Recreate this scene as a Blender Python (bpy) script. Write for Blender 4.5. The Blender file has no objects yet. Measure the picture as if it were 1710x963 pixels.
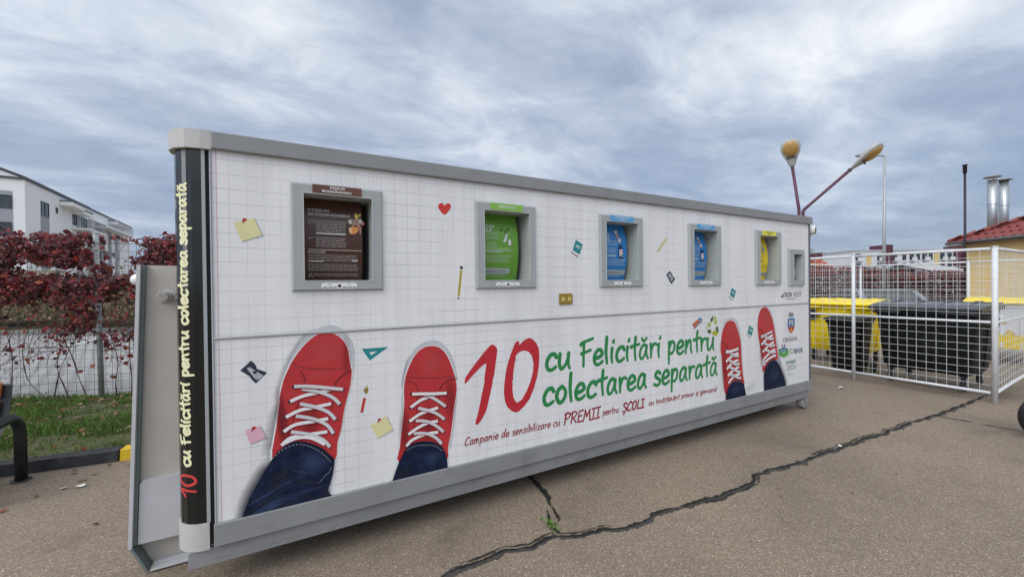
import bpy, math, random
import numpy as np
from mathutils import Vector, Matrix, noise as mnoise
rnd = random.Random(7)
R = math.radians
S = bpy.context.scene
COL = S.collection

# ------------------------------------------------------------------ camera, sky, sun, exposure
CAMX, CAMY, CAMZ = 0.0, -2.56, 1.6
FPX, PW, PH = 660.0, 1710.0, 963.0
YAW, PITCH, ROLL = R(28.75), R(-.46), R(-.61)
_F = Vector((math.sin(YAW)*math.cos(PITCH), math.cos(YAW)*math.cos(PITCH), math.sin(PITCH)))
_R0 = Vector((math.cos(YAW), -math.sin(YAW), 0)); _U0 = _R0.cross(_F)
_R = _R0*math.cos(ROLL) + _U0*math.sin(ROLL); _U = -_R0*math.sin(ROLL) + _U0*math.cos(ROLL)
cam = bpy.data.cameras.new('camera'); camo = bpy.data.objects.new('camera', cam); COL.objects.link(camo)
cam.sensor_width = 36; cam.lens = 36*FPX/PW; cam.clip_start = .05; cam.clip_end = 3000
M = Matrix((( _R.x, _U.x, -_F.x), (_R.y, _U.y, -_F.y), (_R.z, _U.z, -_F.z))).to_4x4()
M.translation = (CAMX, CAMY, CAMZ); camo.matrix_world = M
S.camera = camo

SUN_EL, SUN_AZ = R(40), R(246)          # azimuth clockwise from +Y
w = bpy.data.worlds.new('World'); S.world = w; w.use_nodes = True
nt = w.node_tree; nt.nodes.clear()
def N(tree, typ, **kw):
    n = tree.nodes.new(typ)
    for k, v in kw.items(): setattr(n, k, v)
    return n
def build_sky():
    t = nt; L = t.links
    out = N(t, 'ShaderNodeOutputWorld'); mix = N(t, 'ShaderNodeMixShader')
    sky = N(t, 'ShaderNodeTexSky'); sky.sky_type = 'NISHITA'; sky.sun_disc = False
    sky.sun_elevation = SUN_EL; sky.sun_rotation = SUN_AZ
    b1 = N(t, 'ShaderNodeBackground'); b1.inputs[1].default_value = .1
    L.new(sky.outputs[0], b1.inputs[0])
    tc = N(t, 'ShaderNodeTexCoord'); sep = N(t, 'ShaderNodeSeparateXYZ'); L.new(tc.outputs['Generated'], sep.inputs[0])
    def mth(op, a, b=None, c=None):
        n = N(t, 'ShaderNodeMath', operation=op)
        for i, v in enumerate((a, b, c)):
            if v is None: continue
            if isinstance(v, (int, float)): n.inputs[i].default_value = v
            else: L.new(v, n.inputs[i])
        return n.outputs[0]
    zc = mth('MAXIMUM', sep.outputs[2], 0.0)
    den = mth('ADD', zc, .16)
    u = mth('DIVIDE', sep.outputs[0], den); v = mth('DIVIDE', sep.outputs[1], den)
    comb = N(t, 'ShaderNodeCombineXYZ'); L.new(u, comb.inputs[0]); L.new(v, comb.inputs[1])
    mp = N(t, 'ShaderNodeMapping'); mp.inputs['Rotation'].default_value = (0, 0, R(50)); mp.inputs['Scale'].default_value = (.72, 1.1, 1)
    mp.inputs['Location'].default_value = (5.3, 2.1, 0)
    L.new(comb.outputs[0], mp.inputs[0])
    n1 = N(t, 'ShaderNodeTexNoise'); n1.inputs['Scale'].default_value = .85; n1.inputs['Detail'].default_value = 9; n1.inputs['Roughness'].default_value = .52; n1.inputs['Distortion'].default_value = .35
    L.new(mp.outputs[0], n1.inputs['Vector'])
    n2 = N(t, 'ShaderNodeTexNoise'); n2.inputs['Scale'].default_value = 3.1; n2.inputs['Detail'].default_value = 8; n2.inputs['Roughness'].default_value = .6; n2.inputs['Distortion'].default_value = .4
    L.new(mp.outputs[0], n2.inputs['Vector'])
    c = mth('ADD', mth('MULTIPLY', n1.outputs[0], .64), mth('MULTIPLY', n2.outputs[0], .36))
    # thinner and brighter overhead, a heavier band low down
    c = mth('ADD', c, mth('MULTIPLY', mth('SUBTRACT', zc, .33), .30))
    rp = N(t, 'ShaderNodeValToRGB'); L.new(c, rp.inputs[0])
    e = rp.color_ramp.elements
    e[0].position = .34; e[0].color = (.275, .34, .475, 1)
    e[1].position = .67; e[1].color = (.93, .945, .97, 1)
    k = e.new(.44); k.color = (.355, .425, .56, 1)
    k = e.new(.52); k.color = (.50, .565, .68, 1)
    k = e.new(.59); k.color = (.70, .745, .815, 1)
    # cloud glows where the hidden sun is (behind the camera)
    sd = (math.sin(SUN_AZ)*math.cos(SUN_EL), math.cos(SUN_AZ)*math.cos(SUN_EL), math.sin(SUN_EL))
    dt = N(t, 'ShaderNodeVectorMath', operation='DOT_PRODUCT'); L.new(tc.outputs['Generated'], dt.inputs[0]); dt.inputs[1].default_value = sd
    glow = mth('ADD', 1.0, mth('MULTIPLY', mth('POWER', mth('MAXIMUM', dt.outputs['Value'], 0), 2.0), .9))
    b2 = N(t, 'ShaderNodeBackground'); L.new(rp.outputs[0], b2.inputs[0]); L.new(glow, b2.inputs[1])
    mix.inputs[0].default_value = .88
    L.new(b1.outputs[0], mix.inputs[1]); L.new(b2.outputs[0], mix.inputs[2]); L.new(mix.outputs[0], out.inputs[0])
build_sky()
sl = bpy.data.lights.new('sun', 'SUN'); sl.energy = 1.3; sl.angle = R(45); sl.color = (1, .96, .9)
so = bpy.data.objects.new('sun', sl); COL.objects.link(so)
so.rotation_euler = Vector((math.sin(SUN_AZ)*math.cos(SUN_EL), math.cos(SUN_AZ)*math.cos(SUN_EL), math.sin(SUN_EL))).to_track_quat('Z', 'Y').to_euler()
so.location = (0, -10, 12)
S.view_settings.view_transform = 'Standard'; S.view_settings.look = 'None'; S.view_settings.gamma = 1
S.view_settings.use_curve_mapping = False; S.view_settings.exposure = 0.18

# ------------------------------------------------------------------ measuring helpers (photo pixel -> point on a real plane)
def ray(px, py): return _F + _R*((px-PW/2)/FPX) - _U*((py-PH/2)/FPX)
def front(px, py, y=0.0):
    d = ray(px, py); k = (y-CAMY)/d.y; return Vector((d.x*k, y, CAMZ+d.z*k))
def fxz(px, py, y=0.0):
    p = front(px, py, y); return (p.x, p.z)
def ground(px, py, z=0.0):
    d = ray(px, py); k = (z-CAMZ)/d.z; return Vector((d.x*k, CAMY+d.y*k, z))
def atX(px, py, X):
    d = ray(px, py); k = X/d.x; return Vector((X, CAMY+d.y*k, CAMZ+d.z*k))
def atdep(px, py, dep):
    d = ray(px, py); return Vector((d.x*dep, CAMY+d.y*dep, CAMZ+d.z*dep))
def atd(px, py, dist):
    d = ray(px, py); q = math.hypot(d.x, d.y); return Vector((d.x/q*dist, CAMY+d.y/q*dist, CAMZ+d.z/q*dist))
def zoomed(x0, y0, s):
    return lambda pts, y=0.0: [fxz(x0+a/s, y0+b/s, y) for a, b in pts]

# ------------------------------------------------------------------ materials
MATS = {}
def mat(name, col, rough=.5, metal=0.0, var=.0, vscale=6.0, bump=0.0, bscale=60.0, spec=.5, dirt=None, dscale=3.0, damt=.5, emit=None, coat=0.0):
    if name in MATS: return MATS[name]
    m = bpy.data.materials.new(name); m.use_nodes = True; t = m.node_tree; L = t.links
    b = t.nodes['Principled BSDF']
    b.inputs['Base Color'].default_value = (*col, 1); b.inputs['Roughness'].default_value = rough
    b.inputs['Metallic'].default_value = metal; b.inputs['Specular IOR Level'].default_value = spec
    b.inputs['Coat Weight'].default_value = coat
    tc = N(t, 'ShaderNodeTexCoord'); cur = None
    if var > 0:
        n = N(t, 'ShaderNodeTexNoise'); n.inputs['Scale'].default_value = vscale; n.inputs['Detail'].default_value = 6; n.inputs['Roughness'].default_value = .62
        L.new(tc.outputs['Object'], n.inputs['Vector'])
        r = N(t, 'ShaderNodeMapRange'); r.inputs['From Min'].default_value = .3; r.inputs['From Max'].default_value = .7
        r.inputs['To Min'].default_value = 1-var; r.inputs['To Max'].default_value = 1+var
        L.new(n.outputs[0], r.inputs[0])
        mx = N(t, 'ShaderNodeVectorMath', operation='SCALE'); mx.inputs[0].default_value = col; L.new(r.outputs[0], mx.inputs['Scale'])
        cur = mx.outputs[0]
        r2 = N(t, 'ShaderNodeMapRange'); r2.inputs['To Min'].default_value = max(0, rough-.1); r2.inputs['To Max'].default_value = min(1, rough+.12)
        L.new(n.outputs[0], r2.inputs[0]); L.new(r2.outputs[0], b.inputs['Roughness'])
    if dirt:
        n = N(t, 'ShaderNodeTexNoise'); n.inputs['Scale'].default_value = dscale; n.inputs['Detail'].default_value = 8; n.inputs['Roughness'].default_value = .7
        L.new(tc.outputs['Object'], n.inputs['Vector'])
        r = N(t, 'ShaderNodeMapRange'); r.inputs['From Min'].default_value = .52; r.inputs['From Max'].default_value = .75; r.inputs['To Max'].default_value = damt
        L.new(n.outputs[0], r.inputs[0])
        mx = N(t, 'ShaderNodeMix', data_type='RGBA'); L.new(r.outputs[0], mx.inputs[0])
        if cur is not None: L.new(cur, mx.inputs[6])
        else: mx.inputs[6].default_value = (*col, 1)
        mx.inputs[7].default_value = (*dirt, 1); cur = mx.outputs[2]
    if cur is not None: L.new(cur, b.inputs['Base Color'])
    if bump > 0:
        n = N(t, 'ShaderNodeTexNoise'); n.inputs['Scale'].default_value = bscale; n.inputs['Detail'].default_value = 4
        L.new(tc.outputs['Object'], n.inputs['Vector'])
        bp = N(t, 'ShaderNodeBump'); bp.inputs['Strength'].default_value = bump; bp.inputs['Distance'].default_value = .01
        L.new(n.outputs[0], bp.inputs['Height']); L.new(bp.outputs[0], b.inputs['Normal'])
    MATS[name] = m; return m
def soft_mat(name, col):
    m = bpy.data.materials.new(name); m.use_nodes = True; t = m.node_tree; L = t.links
    b = t.nodes['Principled BSDF']; b.inputs['Base Color'].default_value = (*col, 1); b.inputs['Roughness'].default_value = .5
    a = N(t, 'ShaderNodeAttribute'); a.attribute_name = 'fade'
    L.new(a.outputs['Fac'], b.inputs['Alpha']); MATS[name] = m; return m
def leaf_mat(name, rough=.55, trans=.25):
    m = bpy.data.materials.new(name); m.use_nodes = True; t = m.node_tree; L = t.links
    b = t.nodes['Principled BSDF']; a = N(t, 'ShaderNodeAttribute'); a.attribute_name = 'tint'
    L.new(a.outputs['Color'], b.inputs['Base Color']); b.inputs['Roughness'].default_value = rough
    tr = N(t, 'ShaderNodeBsdfTranslucent'); L.new(a.outputs['Color'], tr.inputs[0])
    mx = N(t, 'ShaderNodeMixShader'); mx.inputs[0].default_value = trans
    L.new(b.outputs[0], mx.inputs[1]); L.new(tr.outputs[0], mx.inputs[2]); L.new(mx.outputs[0], t.nodes['Material Output'].inputs[0])
    MATS[name] = m; return m

def asphalt_mat():
    m = bpy.data.materials.new('asphalt'); m.use_nodes = True; t = m.node_tree; L = t.links
    b = t.nodes['Principled BSDF']; b.inputs['Roughness'].default_value = .82; b.inputs['Specular IOR Level'].default_value = .35
    tc = N(t, 'ShaderNodeTexCoord')
    def noise(sc, det=4, ro=.6):
        n = N(t, 'ShaderNodeTexNoise'); n.inputs['Scale'].default_value = sc; n.inputs['Detail'].default_value = det; n.inputs['Roughness'].default_value = ro
        L.new(tc.outputs['Object'], n.inputs['Vector']); return n.outputs[0]
    def ramp(i, stops):
        r = N(t, 'ShaderNodeValToRGB'); L.new(i, r.inputs[0]); e = r.color_ramp.elements
        e[0].position, e[0].color = stops[0][0], (*stops[0][1], 1); e[1].position, e[1].color = stops[-1][0], (*stops[-1][1], 1)
        for p, c in stops[1:-1]: x = e.new(p); x.color = (*c, 1)
        return r.outputs[0]
    def mix(f, a, c, typ='MIX'):
        x = N(t, 'ShaderNodeMix', data_type='RGBA', blend_type=typ)
        if isinstance(f, float): x.inputs[0].default_value = f
        else: L.new(f, x.inputs[0])
        for s_, v in ((6, a), (7, c)):
            if isinstance(v, tuple): x.inputs[s_].default_value = (*v, 1)
            else: L.new(v, x.inputs[s_])
        return x.outputs[2]
    vo = N(t, 'ShaderNodeTexVoronoi'); vo.inputs['Scale'].default_value = 150; L.new(tc.outputs['Object'], vo.inputs['Vector'])
    hs = N(t, 'ShaderNodeSeparateColor'); L.new(vo.outputs['Color'], hs.inputs[0])
    chips = ramp(hs.outputs[0], [(0, (.158, .124, .092)), (.3, (.212, .169, .128)), (.7, (.250, .201, .153)), (.95, (.305, .252, .195)), (1, (.46, .41, .34))])
    fine = ramp(noise(260, 3), [(.3, (.70, .70, .70)), (.7, (1.26, 1.26, 1.26))])
    c = mix(1.0, chips, fine, 'MULTIPLY')
    big = ramp(noise(.55, 6, .62), [(.33, (.76, .77, .79)), (.5, (1, 1, 1)), (.68, (1.16, 1.13, 1.09))])
    c = mix(1.0, c, big, 'MULTIPLY')
    st = ramp(noise(1.7, 8, .7), [(.56, (0, 0, 0)), (.72, (1, 1, 1))])
    stm = N(t, 'ShaderNodeMath', operation='MULTIPLY'); L.new(st, stm.inputs[0]); stm.inputs[1].default_value = .5
    c = mix(stm.outputs[0], c, (.095, .078, .062))
    L.new(c, b.inputs['Base Color'])
    h = N(t, 'ShaderNodeMath', operation='ADD'); L.new(vo.outputs['Distance'], h.inputs[0]); L.new(noise(140, 4), h.inputs[1])
    bp = N(t, 'ShaderNodeBump'); bp.inputs['Strength'].default_value = .5; bp.inputs['Distance'].default_value = .006
    L.new(h.outputs[0], bp.inputs['Height']); L.new(bp.outputs[0], b.inputs['Normal'])
    MATS['asphalt'] = m; return m
def paper_mat():
    """white vinyl print ruled like a maths copybook"""
    m = bpy.data.materials.new('ruled_print'); m.use_nodes = True; t = m.node_tree; L = t.links
    b = t.nodes['Principled BSDF']; b.inputs['Roughness'].default_value = .38
    tc = N(t, 'ShaderNodeTexCoord'); sp = N(t, 'ShaderNodeSeparateXYZ'); L.new(tc.outputs['Object'], sp.inputs[0])
    def mth(op, a, b_=None, c=None):
        n = N(t, 'ShaderNodeMath', operation=op)
        for i, v in enumerate((a, b_, c)):
            if v is None: continue
            if isinstance(v, (int, float)): n.inputs[i].default_value = v
            else: L.new(v, n.inputs[i])
        return n.outputs[0]
    nz = N(t, 'ShaderNodeTexNoise'); nz.inputs['Scale'].default_value = 2.2; nz.inputs['Detail'].default_value = 5; L.new(tc.outputs['Object'], nz.inputs['Vector'])
    def line(coord, step, off, half):
        f = mth('FRACT', mth('DIVIDE', mth('SUBTRACT', coord, off), step))
        d = mth('MULTIPLY', mth('ABSOLUTE', mth('SUBTRACT', f, .5)), step)     # .5*step on a line
        dist = mth('SUBTRACT', step*.5, d)
        r = N(t, 'ShaderNodeMapRange'); r.inputs['From Min'].default_value = half; r.inputs['From Max'].default_value = half*.4
        L.new(dist, r.inputs[0]); return r.outputs[0]
    v = line(sp.outputs[0], .0785, 1.033-2.6, .0026); h = line(sp.outputs[2], .0771, .737, .0026)
    ln = mth('MAXIMUM', mth('MULTIPLY', v, .62), mth('MULTIPLY', h, .9))
    nr = N(t, 'ShaderNodeMapRange'); nr.inputs['From Min'].default_value = .35; nr.inputs['From Max'].default_value = .65; nr.inputs['To Min'].default_value = .10; nr.inputs['To Max'].default_value = .70
    L.new(nz.outputs[0], nr.inputs[0]); ln = mth('MULTIPLY', ln, nr.outputs[0])
    mg = mth('COMPARE', sp.outputs[0], -.355-2.6, .0026)
    n2 = N(t, 'ShaderNodeTexNoise'); n2.inputs['Scale'].default_value = 1.0; n2.inputs['Detail'].default_value = 7; n2.inputs['Roughness'].default_value = .65
    mp = N(t, 'ShaderNodeMapping'); mp.inputs['Scale'].default_value = (5.5, 5.5, .5); L.new(tc.outputs['Object'], mp.inputs[0]); L.new(mp.outputs[0], n2.inputs['Vector'])
    rp = N(t, 'ShaderNodeValToRGB'); L.new(n2.outputs[0], rp.inputs[0])
    rp.color_ramp.elements[0].position = .25; rp.color_ramp.elements[0].color = (.70, .70, .70, 1)
    rp.color_ramp.elements[1].position = .62; rp.color_ramp.elements[1].color = (.82, .82, .82, 1)
    a = N(t, 'ShaderNodeMix', data_type='RGBA'); L.new(ln, a.inputs[0]); L.new(rp.outputs[0], a.inputs[6]); a.inputs[7].default_value = (.30, .315, .335, 1)
    c = N(t, 'ShaderNodeMix', data_type='RGBA'); L.new(mth('MULTIPLY', mg, .6), c.inputs[0]); L.new(a.outputs[2], c.inputs[6]); c.inputs[7].default_value = (.55, .22, .32, 1)
    L.new(c.outputs[2], b.inputs['Base Color'])
    r3 = N(t, 'ShaderNodeMapRange'); r3.inputs['To Min'].default_value = .26; r3.inputs['To Max'].default_value = .5; L.new(n2.outputs[0], r3.inputs[0]); L.new(r3.outputs[0], b.inputs['Roughness'])
    n4 = N(t, 'ShaderNodeTexNoise'); n4.inputs['Scale'].default_value = 3.5; L.new(tc.outputs['Object'], n4.inputs['Vector'])
    bp = N(t, 'ShaderNodeBump'); bp.inputs['Strength'].default_value = .12; bp.inputs['Distance'].default_value = .01; L.new(n4.outputs[0], bp.inputs['Height']); L.new(bp.outputs[0], b.inputs['Normal'])
    MATS['ruled_print'] = m; return m
def brick_mat(name, c1, c2, cm, scale, bw, bh, mortar=.02, rough=.85, obj=True, bump=.4, rot=0):
    m = bpy.data.materials.new(name); m.use_nodes = True; t = m.node_tree; L = t.links
    b = t.nodes['Principled BSDF']; b.inputs['Roughness'].default_value = rough
    tc = N(t, 'ShaderNodeTexCoord'); mp = N(t, 'ShaderNodeMapping'); mp.inputs['Rotation'].default_value = (0, 0, rot); L.new(tc.outputs['Object'], mp.inputs[0])
    br = N(t, 'ShaderNodeTexBrick'); L.new(mp.outputs[0], br.inputs['Vector'])
    br.inputs['Color1'].default_value = (*c1, 1); br.inputs['Color2'].default_value = (*c2, 1); br.inputs['Mortar'].default_value = (*cm, 1)
    br.inputs['Scale'].default_value = scale; br.inputs['Brick Width'].default_value = bw; br.inputs['Row Height'].default_value = bh; br.inputs['Mortar Size'].default_value = mortar
    nz = N(t, 'ShaderNodeTexNoise'); nz.inputs['Scale'].default_value = .8; nz.inputs['Detail'].default_value = 6; L.new(tc.outputs['Object'], nz.inputs['Vector'])
    rr = N(t, 'ShaderNodeMapRange'); rr.inputs['From Min'].default_value = .3; rr.inputs['From Max'].default_value = .7; rr.inputs['To Min'].default_value = .82; rr.inputs['To Max'].default_value = 1.1; L.new(nz.outputs[0], rr.inputs[0])
    sc = N(t, 'ShaderNodeVectorMath', operation='SCALE'); L.new(br.outputs[0], sc.inputs[0]); L.new(rr.outputs[0], sc.inputs['Scale'])
    L.new(sc.outputs[0], b.inputs['Base Color'])
    bp = N(t, 'ShaderNodeBump'); bp.inputs['Strength'].default_value = bump; bp.inputs['Distance'].default_value = .01; bp.invert = True
    L.new(br.outputs['Fac'], bp.inputs['Height']); L.new(bp.outputs[0], b.inputs['Normal'])
    MATS[name] = m; return m

asphalt_mat(); paper_mat()
GREY = mat('grey_painted_steel', (.25, .257, .26), .42, var=.09, vscale=3, dirt=(.15, .135, .115), dscale=5, damt=.5)
GREYL = mat('light_grey_paint', (.52, .53, .52), .4, var=.05, dirt=(.3, .28, .25), dscale=6, damt=.3)
FRAMEG = mat('hatch_frame_grey', (.36, .385, .385), .4, var=.04)
NICHEG = mat('hatch_lining', (.42, .45, .43), .45, var=.05)
BLACK = mat('black_vinyl', (.008, .010, .009), .10)
BLACKM = mat('black_rubber', (.012, .012, .013), .7, var=.2, bump=.1)
DARKP = mat('black_plastic', (.016, .018, .02), .42, var=.25, vscale=4, dirt=(.07, .065, .06), dscale=3, damt=.4, bump=.05, bscale=120)
BIN_BLACK = mat('bin_black_plastic', (.005, .007, .007), .5, spec=.3, var=.25, vscale=2.5, dirt=(.03, .032, .03), dscale=2, damt=.4, bump=.06, bscale=150)
BIN_GREYLID = mat('bin_grey_lid', (.030, .034, .040), .33, var=.12, dirt=(.09, .09, .09), dscale=3, damt=.4)
BIN_YEL = mat('bin_yellow_plastic', (.88, .66, .008), .42, var=.08, vscale=3, dirt=(.35, .26, .06), dscale=4, damt=.35)
BIN_WHITE = mat('bin_white_print', (.74, .75, .78), .4, var=.06, dirt=(.4, .4, .38), dscale=5, damt=.3)
WHITEP = mat('white_painted_tube', (.66, .68, .70), .4, var=.06, dirt=(.32, .28, .24), dscale=7, damt=.45)
GALV = mat('galvanised_steel', (.40, .42, .43), .5, .3, var=.08, vscale=5)
STEEL = mat('stainless_steel', (.55, .57, .59), .3, .9)
MOULD = mat('moulding_aluminium', (.50, .50, .50), .4, .35)
WIRE = mat('dark_wire', (.07, .07, .065), .6, .3)
STEMC = mat('vine_stem', (.085, .05, .035), .8, var=.3); TWIG = mat('vine_twig', (.15, .10, .07), .8)
RED = mat('print_red', (.49, .030, .036), .38, var=.10, vscale=5)
INK10 = mat('print_crimson', (.52, .022, .035), .38, var=.05)
GREEN = mat('print_green', (.018, .235, .065), .4, var=.05)
INKTXT = mat('print_dark_red', (.30, .02, .04), .4)
CREAM = mat('print_cream', (.80, .77, .48), .4)
WHITE = mat('print_white', (.80, .80, .80), .4)
OFFW = mat('print_offwhite', (.62, .63, .65), .4, var=.05)
SOLE = mat('print_sole_grey', (.53, .54, .57), .4, var=.06)
NAVY = mat('print_denim', (.009, .015, .042), .6, spec=.15, var=.55, vscale=16)
NAVY2 = mat('print_denim_lighter', (.022, .038, .095), .5, var=.5, vscale=30)
TEAL = mat('print_teal', (.012, .24, .25), .4)
NOTEY = mat('print_note_yellow', (.72, .68, .36), .5, var=.06)
NOTEP = mat('print_note_pink', (.74, .42, .53), .5, var=.06)
INKK = mat('print_black', (.02, .02, .024), .4)
REDD = mat('print_dark_seam', (.20, .012, .02), .4)
REDH = mat('print_red_light', (.66, .14, .14), .4)
BROWN = mat('sign_brown', (.13, .05, .028), .4, var=.15)
BROWNK = mat('sign_dark_brown', (.066, .026, .016), .3, var=.35, vscale=4)
GRN = mat('sign_green', (.13, .32, .035), .38, var=.1)
LGRN = mat('sign_light_green', (.24, .48, .08), .4)
BLUE = mat('sign_blue', (.02, .19, .50), .38, var=.08)
LBLUE = mat('sign_light_blue', (.09, .36, .66), .4)
YEL = mat('sign_yellow', (.74, .56, .015), .38, var=.08)
LYEL = mat('sign_light_yellow', (.80, .74, .06), .4)
TXTG = mat('sign_text_grey', (.52, .50, .48), .4)
SOFT_NAVY = soft_mat('soft_navy', (.012, .018, .04)); SOFT_GREY = soft_mat('soft_grey', (.16, .17, .19))
SOFT_RED = soft_mat('soft_light_red', (.68, .13, .12)); SOFT_DRED = soft_mat('soft_dark_red', (.16, .008, .015)); SOFT_BLUE = soft_mat('soft_denim', (.05, .085, .19))
LEAF = leaf_mat('creeper_leaf'); GRASSM = leaf_mat('grass_blade', .6, .2)

# ------------------------------------------------------------------ mesh builder
ORG = {}
class MB:
    def __init__(s): s.v = []; s.f = []; s.mi = []; s.mats = []; s.a = {}; s.sm = []; s.tint = {}
    def m(s, mt):
        if mt not in s.mats: s.mats.append(mt)
        return s.mats.index(mt)
    def face(s, idx, mt, smooth=False):
        s.f.append(tuple(idx)); s.mi.append(s.m(mt)); s.sm.append(smooth)
    def add(s, pts, mt, smooth=False):
        b = len(s.v); s.v += [tuple(p) for p in pts]; s.face(range(b, b+len(pts)), mt, smooth); return b
    def mesh(s, verts, faces, mt, smooth=False):
        b = len(s.v); s.v += [tuple(p) for p in verts]
        for f in faces: s.face([b+i for i in f], mt, smooth)
    def box(s, x0, x1, y0, y1, z0, z1, mt):
        v = [(x, y, z) for z in (z0, z1) for y in (y0, y1) for x in (x0, x1)]
        s.mesh(v, [(0, 2, 3, 1), (4, 5, 7, 6), (0, 1, 5, 4), (2, 6, 7, 3), (0, 4, 6, 2), (1, 3, 7, 5)], mt)
    def obox(s, c, ax, ay, az, mt):     # oriented box: half-vectors
        c, ax, ay, az = map(Vector, (c, ax, ay, az))
        v = [c+ax*i+ay*j+az*k for k in (-1, 1) for j in (-1, 1) for i in (-1, 1)]
        s.mesh(v, [(0, 2, 3, 1), (4, 5, 7, 6), (0, 1, 5, 4), (2, 6, 7, 3), (0, 4, 6, 2), (1, 3, 7, 5)], mt)
    def prism(s, poly, d0, d1, mp, mt, smooth=False):    # 2D poly extruded; mp(a,b,d)->xyz
        n = len(poly); v = [mp(a, b, d0) for a, b in poly]+[mp(a, b, d1) for a, b in poly]
        s.mesh(v, [tuple(range(n-1, -1, -1)), tuple(range(n, 2*n))], mt)
        s.mesh(v, [(i, (i+1) % n, n+(i+1) % n, n+i) for i in range(n)], mt, smooth)
    def tube(s, path, r, mt, n=8, caps=True, closed=False):
        P = [Vector(p) for p in path]; rr = r if isinstance(r, (list, tuple)) else [r]*len(P)
        rings = []; up = None
        for i, p in enumerate(P):
            a = P[i-1] if (i > 0 or closed) else p; b = P[(i+1) % len(P)] if (i < len(P)-1 or closed) else p
            t = (b-a).normalized()
            if up is None: up = Vector((0, 0, 1)) if abs(t.z) < .9 else Vector((1, 0, 0))
            x = t.cross(up).normalized(); y = x.cross(t).normalized(); up = y
            rings.append([p+(x*math.cos(2*math.pi*k/n)+y*math.sin(2*math.pi*k/n))*rr[i] for k in range(n)])
        b = len(s.v)
        for q in rings: s.v += [tuple(p) for p in q]
        m_ = len(rings)
        for i in range(m_ if closed else m_-1):
            j = (i+1) % m_
            for k in range(n): s.face((b+i*n+k, b+i*n+(k+1) % n, b+j*n+(k+1) % n, b+j*n+k), mt, n > 5)
        if caps and not closed:
            s.face([b+k for k in range(n-1, -1, -1)], mt); s.face([b+(m_-1)*n+k for k in range(n)], mt)
    def lathe(s, prof, c, mt, n=20, axis='z', smooth=True):    # prof [(r,h)]
        c = Vector(c); b = len(s.v)
        for r, h in prof:
            for k in range(n):
                a = 2*math.pi*k/n; u, v_ = r*math.cos(a), r*math.sin(a)
                s.v.append(tuple(c+Vector({'z': (u, v_, h), 'y': (u, h, v_), 'x': (h, u, v_)}[axis])))
        for i in range(len(prof)-1):
            for k in range(n): s.face((b+i*n+k, b+i*n+(k+1) % n, b+(i+1)*n+(k+1) % n, b+(i+1)*n+k), mt, smooth)
        s.face([b+k for k in range(n-1, -1, -1)], mt); s.face([b+(len(prof)-1)*n+k for k in range(n)], mt)
    def soft(s, inner, outer, mt, mp, ai=1.0, ao=0.0, ends=True):   # airbrushed strip, alpha ai -> ao
        n = len(inner); b = len(s.v)
        for i, q in enumerate(inner): s.a[len(s.v)] = ai*(min(1, 5*i/(n-1), 6*(n-1-i)/(n-1)+(0 if ends else 1)) if n > 3 else 1); s.v.append(tuple(mp(*q)))
        for q in outer: s.a[len(s.v)] = ao; s.v.append(tuple(mp(*q)))
        for i in range(n-1): s.face((b+i, b+i+1, b+n+i+1, b+n+i), mt)
    def glow(s, c, rx, rz, rot, mt, mp, a0, n=20):        # soft ellipse
        b = len(s.v); s.a[b] = a0; s.v.append(tuple(mp(*c)))
        for q, al in ((.5, a0*.62), (1.0, 0.0)):
            for k in range(n):
                t = 2*math.pi*k/n; u, v_ = q*rx*math.cos(t), q*rz*math.sin(t)
                s.a[len(s.v)] = al
                s.v.append(tuple(mp(c[0]+u*math.cos(rot)-v_*math.sin(rot), c[1]+u*math.sin(rot)+v_*math.cos(rot))))
        for k in range(n):
            s.face((b, b+1+k, b+1+(k+1) % n), mt); s.face((b+1+k, b+1+n+k, b+1+n+(k+1) % n, b+1+(k+1) % n), mt)
    def build(s, name, parent=None, bevel=0.0, label=None, local=False):
        me = bpy.data.meshes.new(name); o = bpy.data.objects.new(name, me); COL.objects.link(o)
        org = Vector((0, 0, 0))
        if parent is not None:
            o.parent = parent; org = ORG.get(parent.name, Vector((0, 0, 0)))
        if local: org = Vector((0, 0, 0))
        ORG[o.name] = org if parent is not None else Vector((0, 0, 0))
        me.from_pydata([tuple(Vector(p)-org) for p in s.v], [], s.f)
        for mt in s.mats: me.materials.append(mt)
        me.polygons.foreach_set('material_index', s.mi); me.polygons.foreach_set('use_smooth', s.sm)
        if s.a:
            at = me.attributes.new('fade', 'FLOAT', 'POINT'); at.data.foreach_set('value', [s.a.get(i, 1.0) for i in range(len(s.v))])
        if s.tint:
            at = me.attributes.new('tint', 'FLOAT_COLOR', 'POINT')
            at.data.foreach_set('color', [c for i in range(len(s.v)) for c in (*s.tint.get(i, (.2, .2, .2)), 1)])
        me.update()
        if bevel > 0:
            bv = o.modifiers.new('bevel', 'BEVEL'); bv.width = bevel; bv.segments = 2; bv.limit_method = 'ANGLE'; bv.angle_limit = R(40); bv.harden_normals = False
        if label: o['label'] = label
        return o
def tag(o, label=None, cat=None, group=None, kind=None):
    for k, v in (('label', label), ('category', cat), ('group', group), ('kind', kind)):
        if v: o[k] = v
    return o
def thing(name, label, cat, loc=(0, 0, 0), rz=0.0, group=None):
    o = bpy.data.objects.new(name, None); COL.objects.link(o); o.location = loc; o.rotation_euler = (0, 0, rz)
    o.empty_display_size = .2; ORG[o.name] = Vector(loc); return tag(o, label, cat, group)
def dup(root, loc, rz, label, group=None):
    c = root.copy(); COL.objects.link(c); c.location = loc; c.rotation_euler = (0, 0, rz); c['label'] = label
    if group: c['group'] = group
    for ch in list(root.children):
        d = ch.copy(); COL.objects.link(d); d.parent = c
        for g in list(ch.children):
            e = g.copy(); COL.objects.link(e); e.parent = d
    return c

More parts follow.
